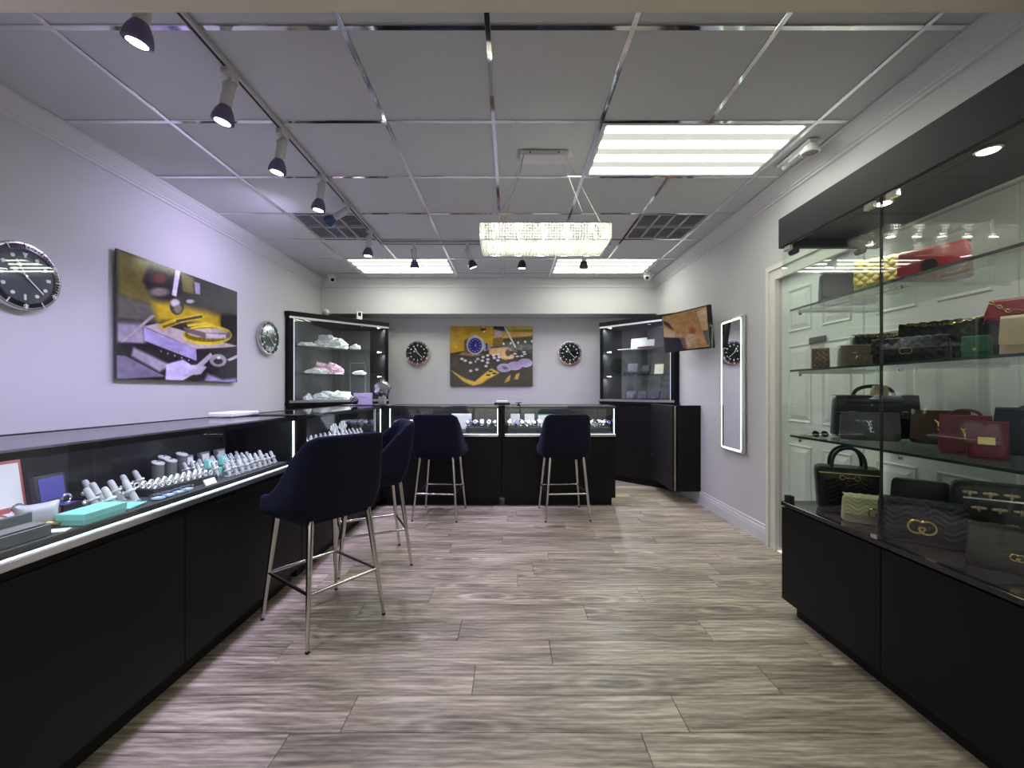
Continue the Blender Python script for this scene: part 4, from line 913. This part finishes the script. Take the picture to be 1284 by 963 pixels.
t = bag('navy leather shoulder bag at the near end of the third shelf', (1.86, 1.50, S3), -52, .18, .09, .165, LN, .62, top=.82); handle(t, .03, .014, .162, 0, .004, LN)
o = tag(obj('beige_pouch', puff(.075, .04, .05, top=.7), LBE, None, True, (1.775, 2.0, S3+.2075), (0, 0, -.35)), 'small beige pouch resting on the black satchel', 'pouch')
o = thing('sunglasses', 'black sunglasses lying at the glass end of the third shelf', 'sunglasses', (1.533, 2.06, S3), -.2); o.scale = (.62, .62, .62)
for sx in (-1, 1):
    obj('lens', B().lathe([(0, 0), (.026, 0), (.027, .003), (0, .004)], 16), BLACKG, o, loc=(sx*.032, 0, .029), rot=(1.2, 0, 0)); obj('temple', B().tube([(sx*.06, .0, .03), (sx*.06, .10, .018), (sx*.055, .125, .006)], .0028, 6), LB, o)
obj('bridge', B().tube([(-.012, 0, .03), (0, 0, .036), (.012, 0, .03)], .003, 6), LB, o)
tag(obj('booklet', B().box((-.05, -.035, 0), (.05, .035, .006), .001, 1), M('cream_paper', (.62, .57, .40), .6), None, loc=(1.555, 2.145, S3), rot=(0, 0, -.35)), 'cream booklet flat on the third shelf by the sunglasses', 'booklet')
# cabinet floor
t = bag('black bucket handbag with twin handles and gold horsebit', (1.66, 2.055, S0), -30, .235, .15, .215, LB, 0, top=1.12, topd=.9)
obj('front_panel', patch(.19, .15, -.073, .012, 'chevron', .026), LB, t, True)
for y in (-.045, .045): handle(t, .13, .105, .205, y, .0075, LB)
obj('zip_line', B().box((-.118, -.0725, .188), (.118, -.069, .192)), GOLD, t)
for sx in (-.028, .028): obj('horsebit_ring', B().tube([(sx+.011*math.cos(a*PI/6), -.078, .172+.011*math.sin(a*PI/6)) for a in range(12)], .0022, 6, True), GOLD, t)
obj('horsebit_bar', B().cyl((-.018, -.078, .172), (.018, -.078, .172), .0035, seg=8), GOLD, t)
t = bag('black duffel handbag with loose strap behind the cream bag', (1.85, 1.88, S0), -48, .21, .085, .185, LB, 0, top=.9)
obj('strap', B().tube([(.09, 0, .172), (.135, -.02, .15), (.145, -.05, .09), (.135, -.065, .03), (.10, -.075, .013)], .009, 8), LB, t); obj('strap_buckle', B().box((.125, -.045, .12), (.155, -.02, .15), .003, 1), STEEL, t)
t = bag('cream chevron flap bag with gold interlocked ring emblem', (1.615, 1.845, S0), -30, .235, .06, .115, LC, .66, 'chevron', .022, topd=.75); logo_gg(t, -.048, .055, .019)
t = bag('navy black chevron flap bag with gold interlocked ring emblem', (1.60, 1.625, S0), -40, .26, .075, .155, leather('ink', (.016, .016, .026), .45), .66, 'chevron', .026, topd=.7); logo_gg(t, -.056, .070, .024)
t = bag('black handbag with a pattern of gold bees', (1.855, 1.58, S0), -36, .27, .09, .235, LB, .0, topd=.8)
obj('zip_pull', B().box((-.105, -.052, .178), (.06, -.046, .184)), SILVER, t)
BEE = M('bee_gold', (.62, .46, .30), .4, .6)
for r_ in range(4):
    for c_ in range(5):
        x = -.115+c_*.053+(r_ % 2)*.03; z = .03+r_*.056
        if x > .125 or r_ == 3 and 0: continue
        y = -.045*(1+(.8-1)*z/.235)-.004
        b = B().sph((x, y, z-.002), .006, 2, (1, .7, 2.1)).sph((x-.010, y, z+.002), .007, 2, (1.7, .4, .9)).sph((x+.010, y, z+.002), .007, 2, (1.7, .4, .9)); obj('bee', b, BEE, t, True)
t = bag('plain black flap bag with small gold clasp in front of the bee bag', (1.655, 1.365, S0), -44, .22, .07, .135, LB, .62, point=.12); logo_gg(t, -.052, .055, .010)
# ================================================================== display towers: contents
from mathutils import noise
CLOTH = M('white_cloth', (.88, .89, .90), .8); PINK = M('pink_cloth', (.80, .52, .66), .8)
def cloth(label, loc, sx, sy, sz, mat, seed, rz=0, grp='cloth bags in the left display tower', name='cloth_bag'):
    t = bmesh.new(); bmesh.ops.create_icosphere(t, subdivisions=5, radius=1)
    for v in t.verts:
        p = v.co.copy(); q = p*1.3+Vector((seed*7.1, seed*3.3, 0)); f = 1+.34*noise.noise(q)+.24*noise.noise(q*2.1)-.34*abs(noise.noise(q*3.1))-.20*abs(noise.noise(q*6.5))
        p *= f; p.z = max(p.z, -.28)
        v.co = Vector((p.x*sx, p.y*sy, (p.z+.28)*sz/1.28))
    b = B().merge(t); return tag(obj(name, b, mat, None, True, loc, (0, 0, rz)), label, 'cloth bag', grp)
a45 = math.radians(43.5)
def dl(s, dep):   # point on the left tower: s along the front (0..1), dep behind it
    P0, P1 = Vector((-2.55, 4.80)), Vector((-1.656, 5.65)); u = (P1-P0).normalized(); n = Vector((-u.y, u.x)); p = P0.lerp(P1, s)+n*dep; return p.x, p.y
def CB(lab, s, dep, z, *a): x, y = dl(s, dep); return cloth(lab, (x, y, z+.001), *a, rz=a45)
CB('large heaped white cloth bag on the top tower shelf', .46, .24, SHZ[1], .21, .10, .165, CLOTH, 1); CB('small flat white cloth bag at the light strip end, top tower shelf', .20, .15, SHZ[1], .11, .05, .055, CLOTH, 2); CB('small pointed white cloth bag beside the large heap, top tower shelf', .68, .15, SHZ[1], .07, .05, .075, CLOTH, 3)
CB('white cloth bag lying under the pink one, middle tower shelf', .27, .10, SHZ[0], .13, .045, .07, CLOTH, 4); CB('pink cloth bag on the middle tower shelf', .45, .28, SHZ[0], .19, .075, .155, PINK, 5); CB('small white cloth bag at the far end of the middle tower shelf', .72, .14, SHZ[0], .09, .045, .055, CLOTH, 6)
zf = ZB0+.031
CB('large round white cloth bag on the tower floor', .46, .24, zf, .24, .10, .15, CLOTH, 7); CB('pointed small white cloth bag on the tower floor', .20, .14, zf, .06, .045, .10, CLOTH, 8); CB('white cloth bag near the chrome sculpture on the tower floor', .74, .15, zf, .10, .055, .09, CLOTH, 9)
def dr(s, dep):
    P0, P1 = Vector((1.215, 5.65)), Vector((1.94, 4.925)); u = (P1-P0).normalized(); n = Vector((-u.y, u.x)); p = P0.lerp(P1, s)+n*dep; return p.x, p.y
R45 = -PI/4
def at_r(s, dep, z): x, y = dr(s, dep); return (x, y, z+.001)
BOXN = M('box_navy', (.02, .02, .035), .4)
def watch_box(label, loc, rz, w=.10, mat=BOXN, inner=None, lid=.085, grp=None, item=SILVER):
    """open gift box: tray, raised lid with lining, a small piece inside"""
    t = thing('gift_box', label, 'gift box', loc, rz, grp)
    tb = B().box((-w/2, -w*.4, 0), (w/2, w*.4, .008)).box((-w/2, -w*.4, 0), (w/2, -w*.4+.006, .035)).box((-w/2, w*.4-.006, 0), (w/2, w*.4, .035)).box((-w/2, -w*.4, 0), (-w/2+.006, w*.4, .035)).box((w/2-.006, -w*.4, 0), (w/2, w*.4, .035))
    obj('tray', tb, mat, t); obj('cushion', B().box((-w/2+.006, -w*.4+.006, .008), (w/2-.006, w*.4-.006, .028), .004, 2), inner or mat, t)
    R_ = Matrix.Translation((0, w*.4, .034)) @ Matrix.Rotation(-.15, 4, 'X')
    l = B().box((-w/2, 0, 0), (w/2, .022, lid), .002, 1); l.bm.transform(R_); ld = obj('lid', l, mat, t)
    l = B().box((-w/2+.010, -.0015, .010), (w/2-.010, 0, lid-.010)); l.bm.transform(R_); obj('lining', l, inner or mat, ld)
    obj('jewel', B().tube([(.016*math.cos(a*PI/7), 0, .046+.016*math.sin(a*PI/7)) for a in range(14)], .004, 6, True), item, t, True)
    return t
tag(obj('framed_certificate', B().box((-.11, -.006, 0), (.11, .006, .15), .002, 1), WHITEM, None, loc=at_r(.45, .20, SHZ[1]), rot=(-.12, 0, R45)), 'large white framed certificate on the right tower top shelf', 'certificate')
tag(obj('certificate_card', B().box((-.065, -.005, 0), (.065, .005, .115), .002, 1), WHITEM, None, loc=at_r(.62, .15, SHZ[1]), rot=(-.12, 0, R45)), 'smaller white card beside the framed certificate', 'card')
tag(obj('white_tray', B().box((-.10, -.03, 0), (.10, .03, .008), .002, 1), WHITEM, None, loc=at_r(.32, .10, SHZ[1]), rot=(0, 0, R45)), 'thin white tray flat on the right tower top shelf', 'tray')
tag(obj('red_case', B().box((-.10, -.03, 0), (.10, .03, .022), .004, 2), LBU, None, loc=at_r(.60, .09, SHZ[1]), rot=(0, 0, R45)), 'flat dark red case in front of the small white card', 'case')
watch_box('dark open watch box on the middle shelf of the right tower', at_r(.36, .15, SHZ[0]), R45, .14, lid=.12, grp='dark boxes in the right tower')
watch_box('dark open ring box beside the cream card, middle shelf', at_r(.55, .15, SHZ[0]), R45, .11, grp='dark boxes in the right tower')
tag(obj('cream_card', B().box((-.06, -.006, 0), (.06, .006, .125), .002, 1), M('cream_card', (.80, .76, .58), .6), None, loc=at_r(.74, .16, SHZ[0]), rot=(-.12, 0, R45)), 'square cream card on the middle shelf of the right tower', 'card')
for k, s in enumerate((.34, .50, .67)): watch_box('dark open jewellery box in a row of three on the tower floor', at_r(s, .15, zf), R45, .12, lid=.10, grp='three dark boxes on the right tower floor')
# devices on the tower top
x, y = dl(.36, .10); t = thing('round_device', 'round grey device with short stand on the tower top', 'device', (x, y, ZTT)); obj('ball', B().sph((0, 0, .055), .045), M('grey_plastic', (.45, .45, .46), .5), t, True); obj('stand', B().lathe([(.03, 0), (.03, .006), (.012, .02), (0, .02)], 16), WHITE, t)
x, y = dl(.70, .08); t = thing('indoor_camera', 'white box camera with black face on the tower top', 'camera', (x, y, ZTT), .6); obj('body', B().box((-.035, -.02, .01), (.035, .02, .115), .008, 2), WHITE, t); obj('face', B().box((-.02, -.022, .055), (.02, -.0195, .105), .001, 1), BLACKG, t); obj('foot', B().cyl((0, 0, 0), (0, 0, .01), .02), WHITE, t)
# chrome sculpture and lilac box on the counter corner
CHF = M('sculpture_chrome', (.72, .70, .78), .06, 1); ZK = ZT+.006
t = thing('chrome_sculpture', 'chrome faceted head sculpture on the counter corner', 'sculpture', (-1.385, 4.50, ZK)); obj('base', B().box((-.035, -.035, 0), (.035, .035, .09), .004, 1), CHF, t)
tm = bmesh.new(); bmesh.ops.create_icosphere(tm, subdivisions=2, radius=1)
for v in tm.verts: v.co *= 1+.14*noise.noise(v.co*2.2); v.co = Vector((v.co.x*.095, v.co.y*.08, v.co.z*.085+.17))
obj('head', B().merge(tm), CHF, t)
t = thing('lilac_box', 'lilac gift box leaning beside the chrome sculpture', 'gift box', (-1.575, 4.45, ZK), .1); obj('body', B().box((-.095, -.02, 0), (.095, .02, .125), .003, 1), M('lilac_card', (.56, .48, .74), .5), t); obj('label_plate', B().box((-.04, -.0215, .08), (.04, -.0195, .086)), SILVER, t)
t = thing('chrome_ball', 'small dark chrome ball in front of the lilac box', 'ball', (-1.63, 4.36, ZK)); obj('ball', B().sph((0, 0, .045), .042, 2), M('dark_chrome', (.35, .33, .38), .1, 1), t); obj('ring_foot', B().lathe([(.022, 0), (.022, .006), (0, .006)], 16), CHF, t)
tag(obj('white_tray', B().box((-.07, -.13, 0), (.07, .13, .024), .006, 2), WHITEM, None, loc=(-1.675, 2.53, ZT+.004)), 'white document tray on the rear edge of the left counters', 'tray')
t = thing('card_reader', 'black card reader with white top where the back counters meet', 'device', (-.09, 4.52, ZT+.004)); obj('base', B().box((-.085, -.05, 0), (.085, .05, .022), .004, 1), BLACK, t); obj('paper_top', B().box((-.06, -.04, .022), (.06, .04, .045), .004, 1), WHITE, t)
t = thing('small_stand', 'small black stand on the back counter glass', 'stand', (.09, 4.50, ZT)); obj('base', B().lathe([(.02, 0), (.02, .006), (.008, .012), (.008, .022), (0, .022)], 16), BLACK, t); obj('plate', B().box((-.035, -.02, .022), (.035, .02, .030), .002, 1), BLACK, t)
# ================================================================== jewellery in the counters
CORAL = M('coral_box', (.44, .09, .10), .5); TIFF = M('teal_box', (.22, .62, .60), .5); SATIN = M('blue_satin', (.07, .06, .32), .4); GREYB = M('slate_box', (.075, .085, .10), .5)
LIN = M('white_lining', (.74, .73, .78), .7)
G1 = 'gift boxes in the long counter'
def onr(u, v): p = px(u, v, z=ZR); return Vector((min(-1.385, max(-1.70, p.x)), p.y, ZR+.001))
L90 = PI/2
watch_box('large red gift box with tall white lined lid', (-1.612, 1.362, ZR+.001), L90-.03, .15, CORAL, LIN, .165, G1)
t = thing('red_ring_box', 'small red arched ring box, open, before the large red box', 'ring box', (-1.52, 1.222, ZR+.001), L90-.2); t.scale = (.8, .8, .8)
n_ = 12; arcp = [(.05*math.cos(PI*k/n_), .03+.055*math.sin(PI*k/n_)) for k in range(n_+1)]
obj('shell', B().poly3([(x, .04, z) for x, z in [(.05, 0)]+arcp+[(-.05, 0)]], (0, -.055, 0)), CORAL, t); obj('lining', B().poly3([(x*.84, -.0151, z*.88+.004) for x, z in [(.05, 0)]+arcp+[(-.05, 0)]], (0, -.003, 0)), LIN, t); obj('base', B().box((-.05, -.06, 0), (.05, -.018, .03), .003, 1), CORAL, t)
t = thing('watch_pillow', 'grey satin watch pillow with gold bracelet watch', 'pillow', (-1.495, 1.315, ZR+.001), L90-.5)
tm = bmesh.new(); bmesh.ops.create_grid(tm, x_segments=16, y_segments=12, size=1)
for v in tm.verts: x, y = v.co.x, v.co.y; v.co = Vector((x*.052*(1-.10*(1-y*y)), -.026*((1-x**4)*(1-y**4))**.6, .042+y*.040*(1-.12*(1-x*x))))
b = B().merge(tm); tm = bmesh.new(); bmesh.ops.create_grid(tm, x_segments=16, y_segments=12, size=1)
for v in tm.verts: x, y = v.co.x, v.co.y; v.co = Vector((x*.052*(1-.10*(1-y*y)), .026*((1-x**4)*(1-y**4))**.6, .042+y*.040*(1-.12*(1-x*x))))
b.merge(tm); bmesh.ops.remove_doubles(b.bm, verts=b.bm.verts, dist=1e-4); bmesh.ops.recalc_face_normals(b.bm, faces=b.bm.faces); obj('cushion', b, M('grey_satin', (.42, .42, .50), .4), t, True)
obj('bracelet', B().tube([(-.05+.1*k/12, -.032, .012+.004*math.sin(k)) for k in range(13)], .006, 6), GOLD, t, True)
watch_box('navy blue gift box with satin lining', (-1.60, 1.50, ZR+.001), L90+.05, .105, BOXN, SATIN, .10, G1)
t = thing('teal_gift_box', 'closed flat teal gift box', 'gift box', (-1.415, 1.412, ZR+.001), .03, G1); obj('tray', B().box((-.042, -.075, 0), (.042, .075, .014), .001, 1), TIFF, t); obj('lid', B().box((-.045, -.078, .0145), (.045, .078, .038), .002, 1), TIFF, t)
tag(obj('teal_pouch', B().box((-.035, -.05, 0), (.035, .05, .008), .003, 2), TIFF, None, loc=(-1.43, 1.555, ZR+.001), rot=(0, 0, .2)), 'flat teal pouch behind the closed teal box', 'pouch')
t = thing('slate_gift_box', 'dark slate open gift box close to the counter front', 'gift box', (-1.412, 1.185, ZR+.001), L90); obj('tray', B().box((-.07, -.03, 0), (.07, .03, .035), .002, 1), GREYB, t); obj('lid', B().box((-.072, .030, 0), (.072, .040, .07), .002, 1), GREYB, t); obj('cushion', B().box((-.062, -.024, .035), (.062, .024, .042), .003, 1), FELT, t)
tag(obj('white_card', B().box((-.03, -.02, 0), (.03, .02, .003)), WHITEM, None, loc=(-1.405, 1.285, ZR+.001), rot=(0, 0, .4)), 'small white card lying between slate and teal boxes', 'card')
FING = M('finger_grey', (.46, .46, .50), .5); DIA = M('diamond_white', (.92, .93, .95), .22, .45)
def make_stand():
    t = thing('ring_stand', 'x', 'ring stand', (0, 0, 0))
    ax_ = Vector((0, .42, .9)).normalized(); q = ax_.to_track_quat('Z', 'Y').to_euler()
    obj('base', B().box((-.014, -.014, 0), (.014, .014, .006), .001, 1), FING, t)
    obj('finger', B().lathe([(0, 0), (.0085, 0), (.0078, .060), (.006, .066), (0, .068)], 12), FING, t, True, (0, -.008, .004), q)
    r = obj('ring', B().tube([(.0105*math.cos(a*PI/6), .0105*math.sin(a*PI/6), .032) for a in range(12)], .0040, 6, True), DIA, t, True, (0, -.008, .004), q)
    obj('stone', B().sph((0, -.016, .032), .0085, 1), DIA, r)
    return t
proto = make_stand(); used = [False]
def put_stand(loc, rz, lab, grp, s=1.0):
    o = proto if not used[0] else copy_tree(proto); used[0] = True
    o.location = loc; o.rotation_euler = (0, 0, rz); o.scale = (s, s, s); o['label'] = lab; o['group'] = grp; return o
g1 = 'ring stands beside the blue satin box'
for (u, v) in ((130, 642), (176, 630), (126, 630), (136, 634), (152, 641), (158, 630), (172, 622), (186, 615)):
    put_stand(onr(u, v)+Vector((-.03, 0, 0)), L90+.3, 'grey ring stand standing between blue satin box and black tray', g1, 1.35)
g2 = 'ring stands in rows at the end of the long counter'
for i in range(9):
    for j in range(4):
        x = -1.42-.072*j; y = 2.10+.050*i+.012*(j % 2)
        if (i, j) in ((1, 1), (1, 2), (3, 1), (3, 2)): continue
        put_stand((x, y, ZR+.001), L90+random.uniform(-.15, .25), 'grey ring stand in the rows around the open teal ring boxes', g2, random.uniform(1.0, 1.2))
for (x, y, k) in ((-1.53, 2.165, 0), (-1.53, 2.27, 1)):
    watch_box('open teal ring box among the ring stands', (x, y, ZR+.001), L90+.2, .05, TIFF, LIN, .045, 'teal ring boxes')
for k, (u, v) in enumerate(((198, 604), (214, 600), (206, 594), (228, 592))):
    p = px(u, v, X=-1.66 if k < 2 else -1.70); t = thing('bangle_stand', 'tall grey cylinder stand topped by a white ring disc', 'stand', (p.x, p.y, ZR+.001), L90, 'grey cylinder stands in the long counter')
    hh = .085+.012*(k > 1); obj('cylinder', B().poly3([(.024*math.cos(a*PI/12), .024*math.sin(a*PI/12), 0) for a in range(24)], (0, 0, 1e-3)).lathe([(.024, 0), (.024, hh), (0, hh)], 24), FELT, t, True)
    d_ = obj('top_disc', B().lathe([(0, 0), (.026, 0), (.026, .006), (.018, .008), (0, .006)], 24), DIA, t, True, (0, 0, hh+.006), (.35, 0, 0)); obj('jewel', B().sph((0, 0, .010), .008, 1), SILVER, d_)
t = thing('jewellery_tray', 'black tray with rows of white rings in the long counter', 'tray', (-1.50, 1.87, ZR+.001), -.12)
tb = B().box((-.06, -.16, 0), (.06, .16, .03), .002, 1); obj('tray', tb, FELTD, t)
for i in range(10):
    for j in range(4): obj('ring', B().tube([(-.042+.028*j, -.14+.031*i+.010*math.cos(a*PI/5), .040+.010*math.sin(a*PI/5)) for a in range(10)], .003, 5, True), DIA, t, True)
CLR = glass('clear_plastic', (.80, .88, .96), 1.5)
for k in range(4):
    t = thing('clear_case', 'small clear plastic jewel case in a row before the black tray', 'case', (-1.405, 1.66+.05*k, ZR+.001), .05, 'clear jewel cases'); obj('case', B().box((-.02, -.022, 0), (.02, .022, .022), .002, 1), CLR, t); obj('insert', B().box((-.015, -.017, .002), (.015, .017, .010), .001, 1), LIN, t)
tag(obj('price_card', B().box((-.002, -.035, 0), (.002, .035, .03)), WHITEM, None, loc=(-1.385, 1.93, ZR+.001), rot=(0, -.5, 0)), 'white price card leaning on the black ring tray', 'card')
for k, (x, y) in enumerate(((-1.665, 2.20), (-1.665, 2.32), (-1.66, 2.44))):
    watch_box('grey open jewel box standing behind the ring stand rows', (x, y, ZR+.001), L90, .07, FELT, LIN, .06, 'grey boxes behind ring stands')
# second counter
t = thing('wedge_display', 'grey wedge display with slots of rings in the fan counter', 'display', (-1.50, 2.86, ZR+.001), L90)
obj('wedge', B().poly3([(-.10, -.08, 0), (-.10, .08, 0), (-.10, .08, .09), (-.10, -.08, .02)], (.20, 0, 0)), FELT, t)
for i in range(6):
    for j in range(4): obj('ring', B().tube([(-.08+.032*i+.009*math.cos(a*PI/5), -.055+.038*j, .036+.0166*j+.009*math.sin(a*PI/5)) for a in range(10)], .0028, 5, True), DIA, t, True)
g3 = 'ring stands in the fan display counter'
for i in range(12):
    for j in range(3): put_stand((-1.43-.075*j, 3.08+.085*i, ZR+.001), L90+random.uniform(-.2, .2), 'grey ring stand in the rows beside the grey wedge display', g3, 1.15)
FAN = M('fan_white', (.80, .81, .83), .5)
def fan(label, loc, s):
    t = thing('fan_display', label, 'display', loc, L90)
    for k in range(7):
        a = math.radians(-48+16*k); b = B().poly3([(0, 0, .01), (.10*s*math.sin(a-.13), .006*(k % 2), .01+.10*s*math.cos(a-.13)), (.108*s*math.sin(a), .006*(k % 2), .01+.108*s*math.cos(a)), (.10*s*math.sin(a+.13), .006*(k % 2), .01+.10*s*math.cos(a+.13))], (0, .003, 0)); obj('fan_blade', b, FAN, t)
    obj('foot', B().box((-.03*s, -.02, 0), (.03*s, .025, .012), .002, 1), FAN, t)
fan('white pleated fan display beside the white backing card', (-1.66, 3.02, ZR+.001), 1.15); fan('white pleated fan display, first of two by the corner post', (-1.66, 3.93, ZR+.001), 1.1); fan('white pleated fan display, second of two by the corner post', (-1.66, 4.13, ZR+.001), 1.2)
tag(obj('backing_card', B().box((-.003, -.11, 0), (.003, .11, .17)), M('sage_card', (.58, .62, .54), .6), None, loc=(-1.69, 3.20, ZR+.001)), 'pale green grey backing card standing in the fan counter', 'card')
# watches in the two back counters
STR = [SILVER, M('strap_dark', (.05, .05, .055), .5), M('strap_grey', (.5, .5, .53), .4)]
def make_watch(k):
    t = thing('wristwatch', 'x', 'watch', (0, 0, 0)); r = .027
    P = []
    for i in range(24):
        a = 2*PI*i/24; P.append([(-.009, r*math.cos(a), .029+r*math.sin(a)), (.009, r*math.cos(a), .029+r*math.sin(a))])
    b = B(); b.surf(P, True); bmesh.ops.recalc_face_normals(b.bm, faces=b.bm.faces); bmesh.ops.solidify(b.bm, geom=b.bm.faces[:], thickness=.003); obj('strap', b, STR[k], t, True)
    n = Vector((0, -.72, .69)); c = Vector((0, 0, .029))+n*r; e = n.to_track_quat('Z', 'Y').to_euler()
    cs2 = obj('case', B().lathe([(0, -.003), (.019, -.003), (.021, 0), (.021, .005), (.018, .008), (0, .008)], 20), SILVER, t, True, c, e); obj('dial', B().cyl((0, 0, .008), (0, 0, .009), .015, seg=16), [LIN, SATIN, DK][k], cs2)
    return t
wp = [make_watch(k) for k in range(3)]; wu = [0, 0, 0]
def put_watch(x, y, k, lab, grp, s=1.1):
    o = wp[k] if not wu[k] else copy_tree(wp[k]); wu[k] = 1; o.location = (x, y, Z3); o.rotation_euler = (0, 0, random.uniform(-.4, .4)); o.scale = (s, s, s); o['label'] = lab; o['group'] = grp
for (nm, x0, x1, lab) in (('riser', -.47, -.135, 'black velvet platform carrying watches beside the white card'), ('riser', -1.22, -.86, 'dark velvet platform carrying watches by the corner post'), ('riser', -.03, .33, 'dark velvet platform carrying watches before the framed cards'), ('riser', .56, 1.05, 'dark velvet platform carrying watches at the passage end')):
    tag(obj('display_platform', B().box((x0, 4.36, ZR+.001), (x1, 4.66, ZR+.05), .003, 1), FELTD), lab, 'platform')
Z3 = ZR+.051
SETS = [(-1.20, -.88, 'steel wristwatch on the platform by the corner post', 'watches by the corner post'), (-.45, -.16, 'steel wristwatch on the black platform beside the white card', 'watches beside the white card'), (-.01, .31, 'steel wristwatch on the platform before the framed white cards', 'watches before the framed cards'), (.58, 1.03, 'steel wristwatch on the platform at the passage end', 'watches at the passage end')]
for (a, b_, lab, grp) in SETS:
    n = int((b_-a)/.062)
    for j, y in enumerate((4.40, 4.49, 4.58)):
        for i in range(n+1):
            k = random.choice((0, 0, 1, 2)); put_watch(a+(b_-a)*i/n, y, k, {0: lab.replace('steel', 'steel white dial'), 1: lab.replace('steel', 'dark strap blue dial'), 2: lab.replace('steel', 'grey strap black dial')}[k], grp)
def easel(label, x, y, w, h, edge=None, z=None):
    t = thing('easel_card', label, 'card', (x, y, (ZR if z is None else z)+.001), rot=(-.06, 0, 0)); obj('frame', B().box((-w/2-.012, 0, 0), (w/2+.012, .008, h+.012), .001, 1), edge or BLACK, t); obj('card', B().box((-w/2, -.003, .006), (w/2, 0, h)), WHITEM, t)
easel('white card on easel in the counter under the watch print', -.55, 4.685, .20, .165, ALU)
easel('black framed white card next to the counter post', .055, 4.685, .105, .175); easel('black framed white card, second from the counter post', .215, 4.685, .11, .175); easel('green framed white card behind the stool', .40, 4.68, .17, .16, M('green_edge', (.10, .28, .20), .4))
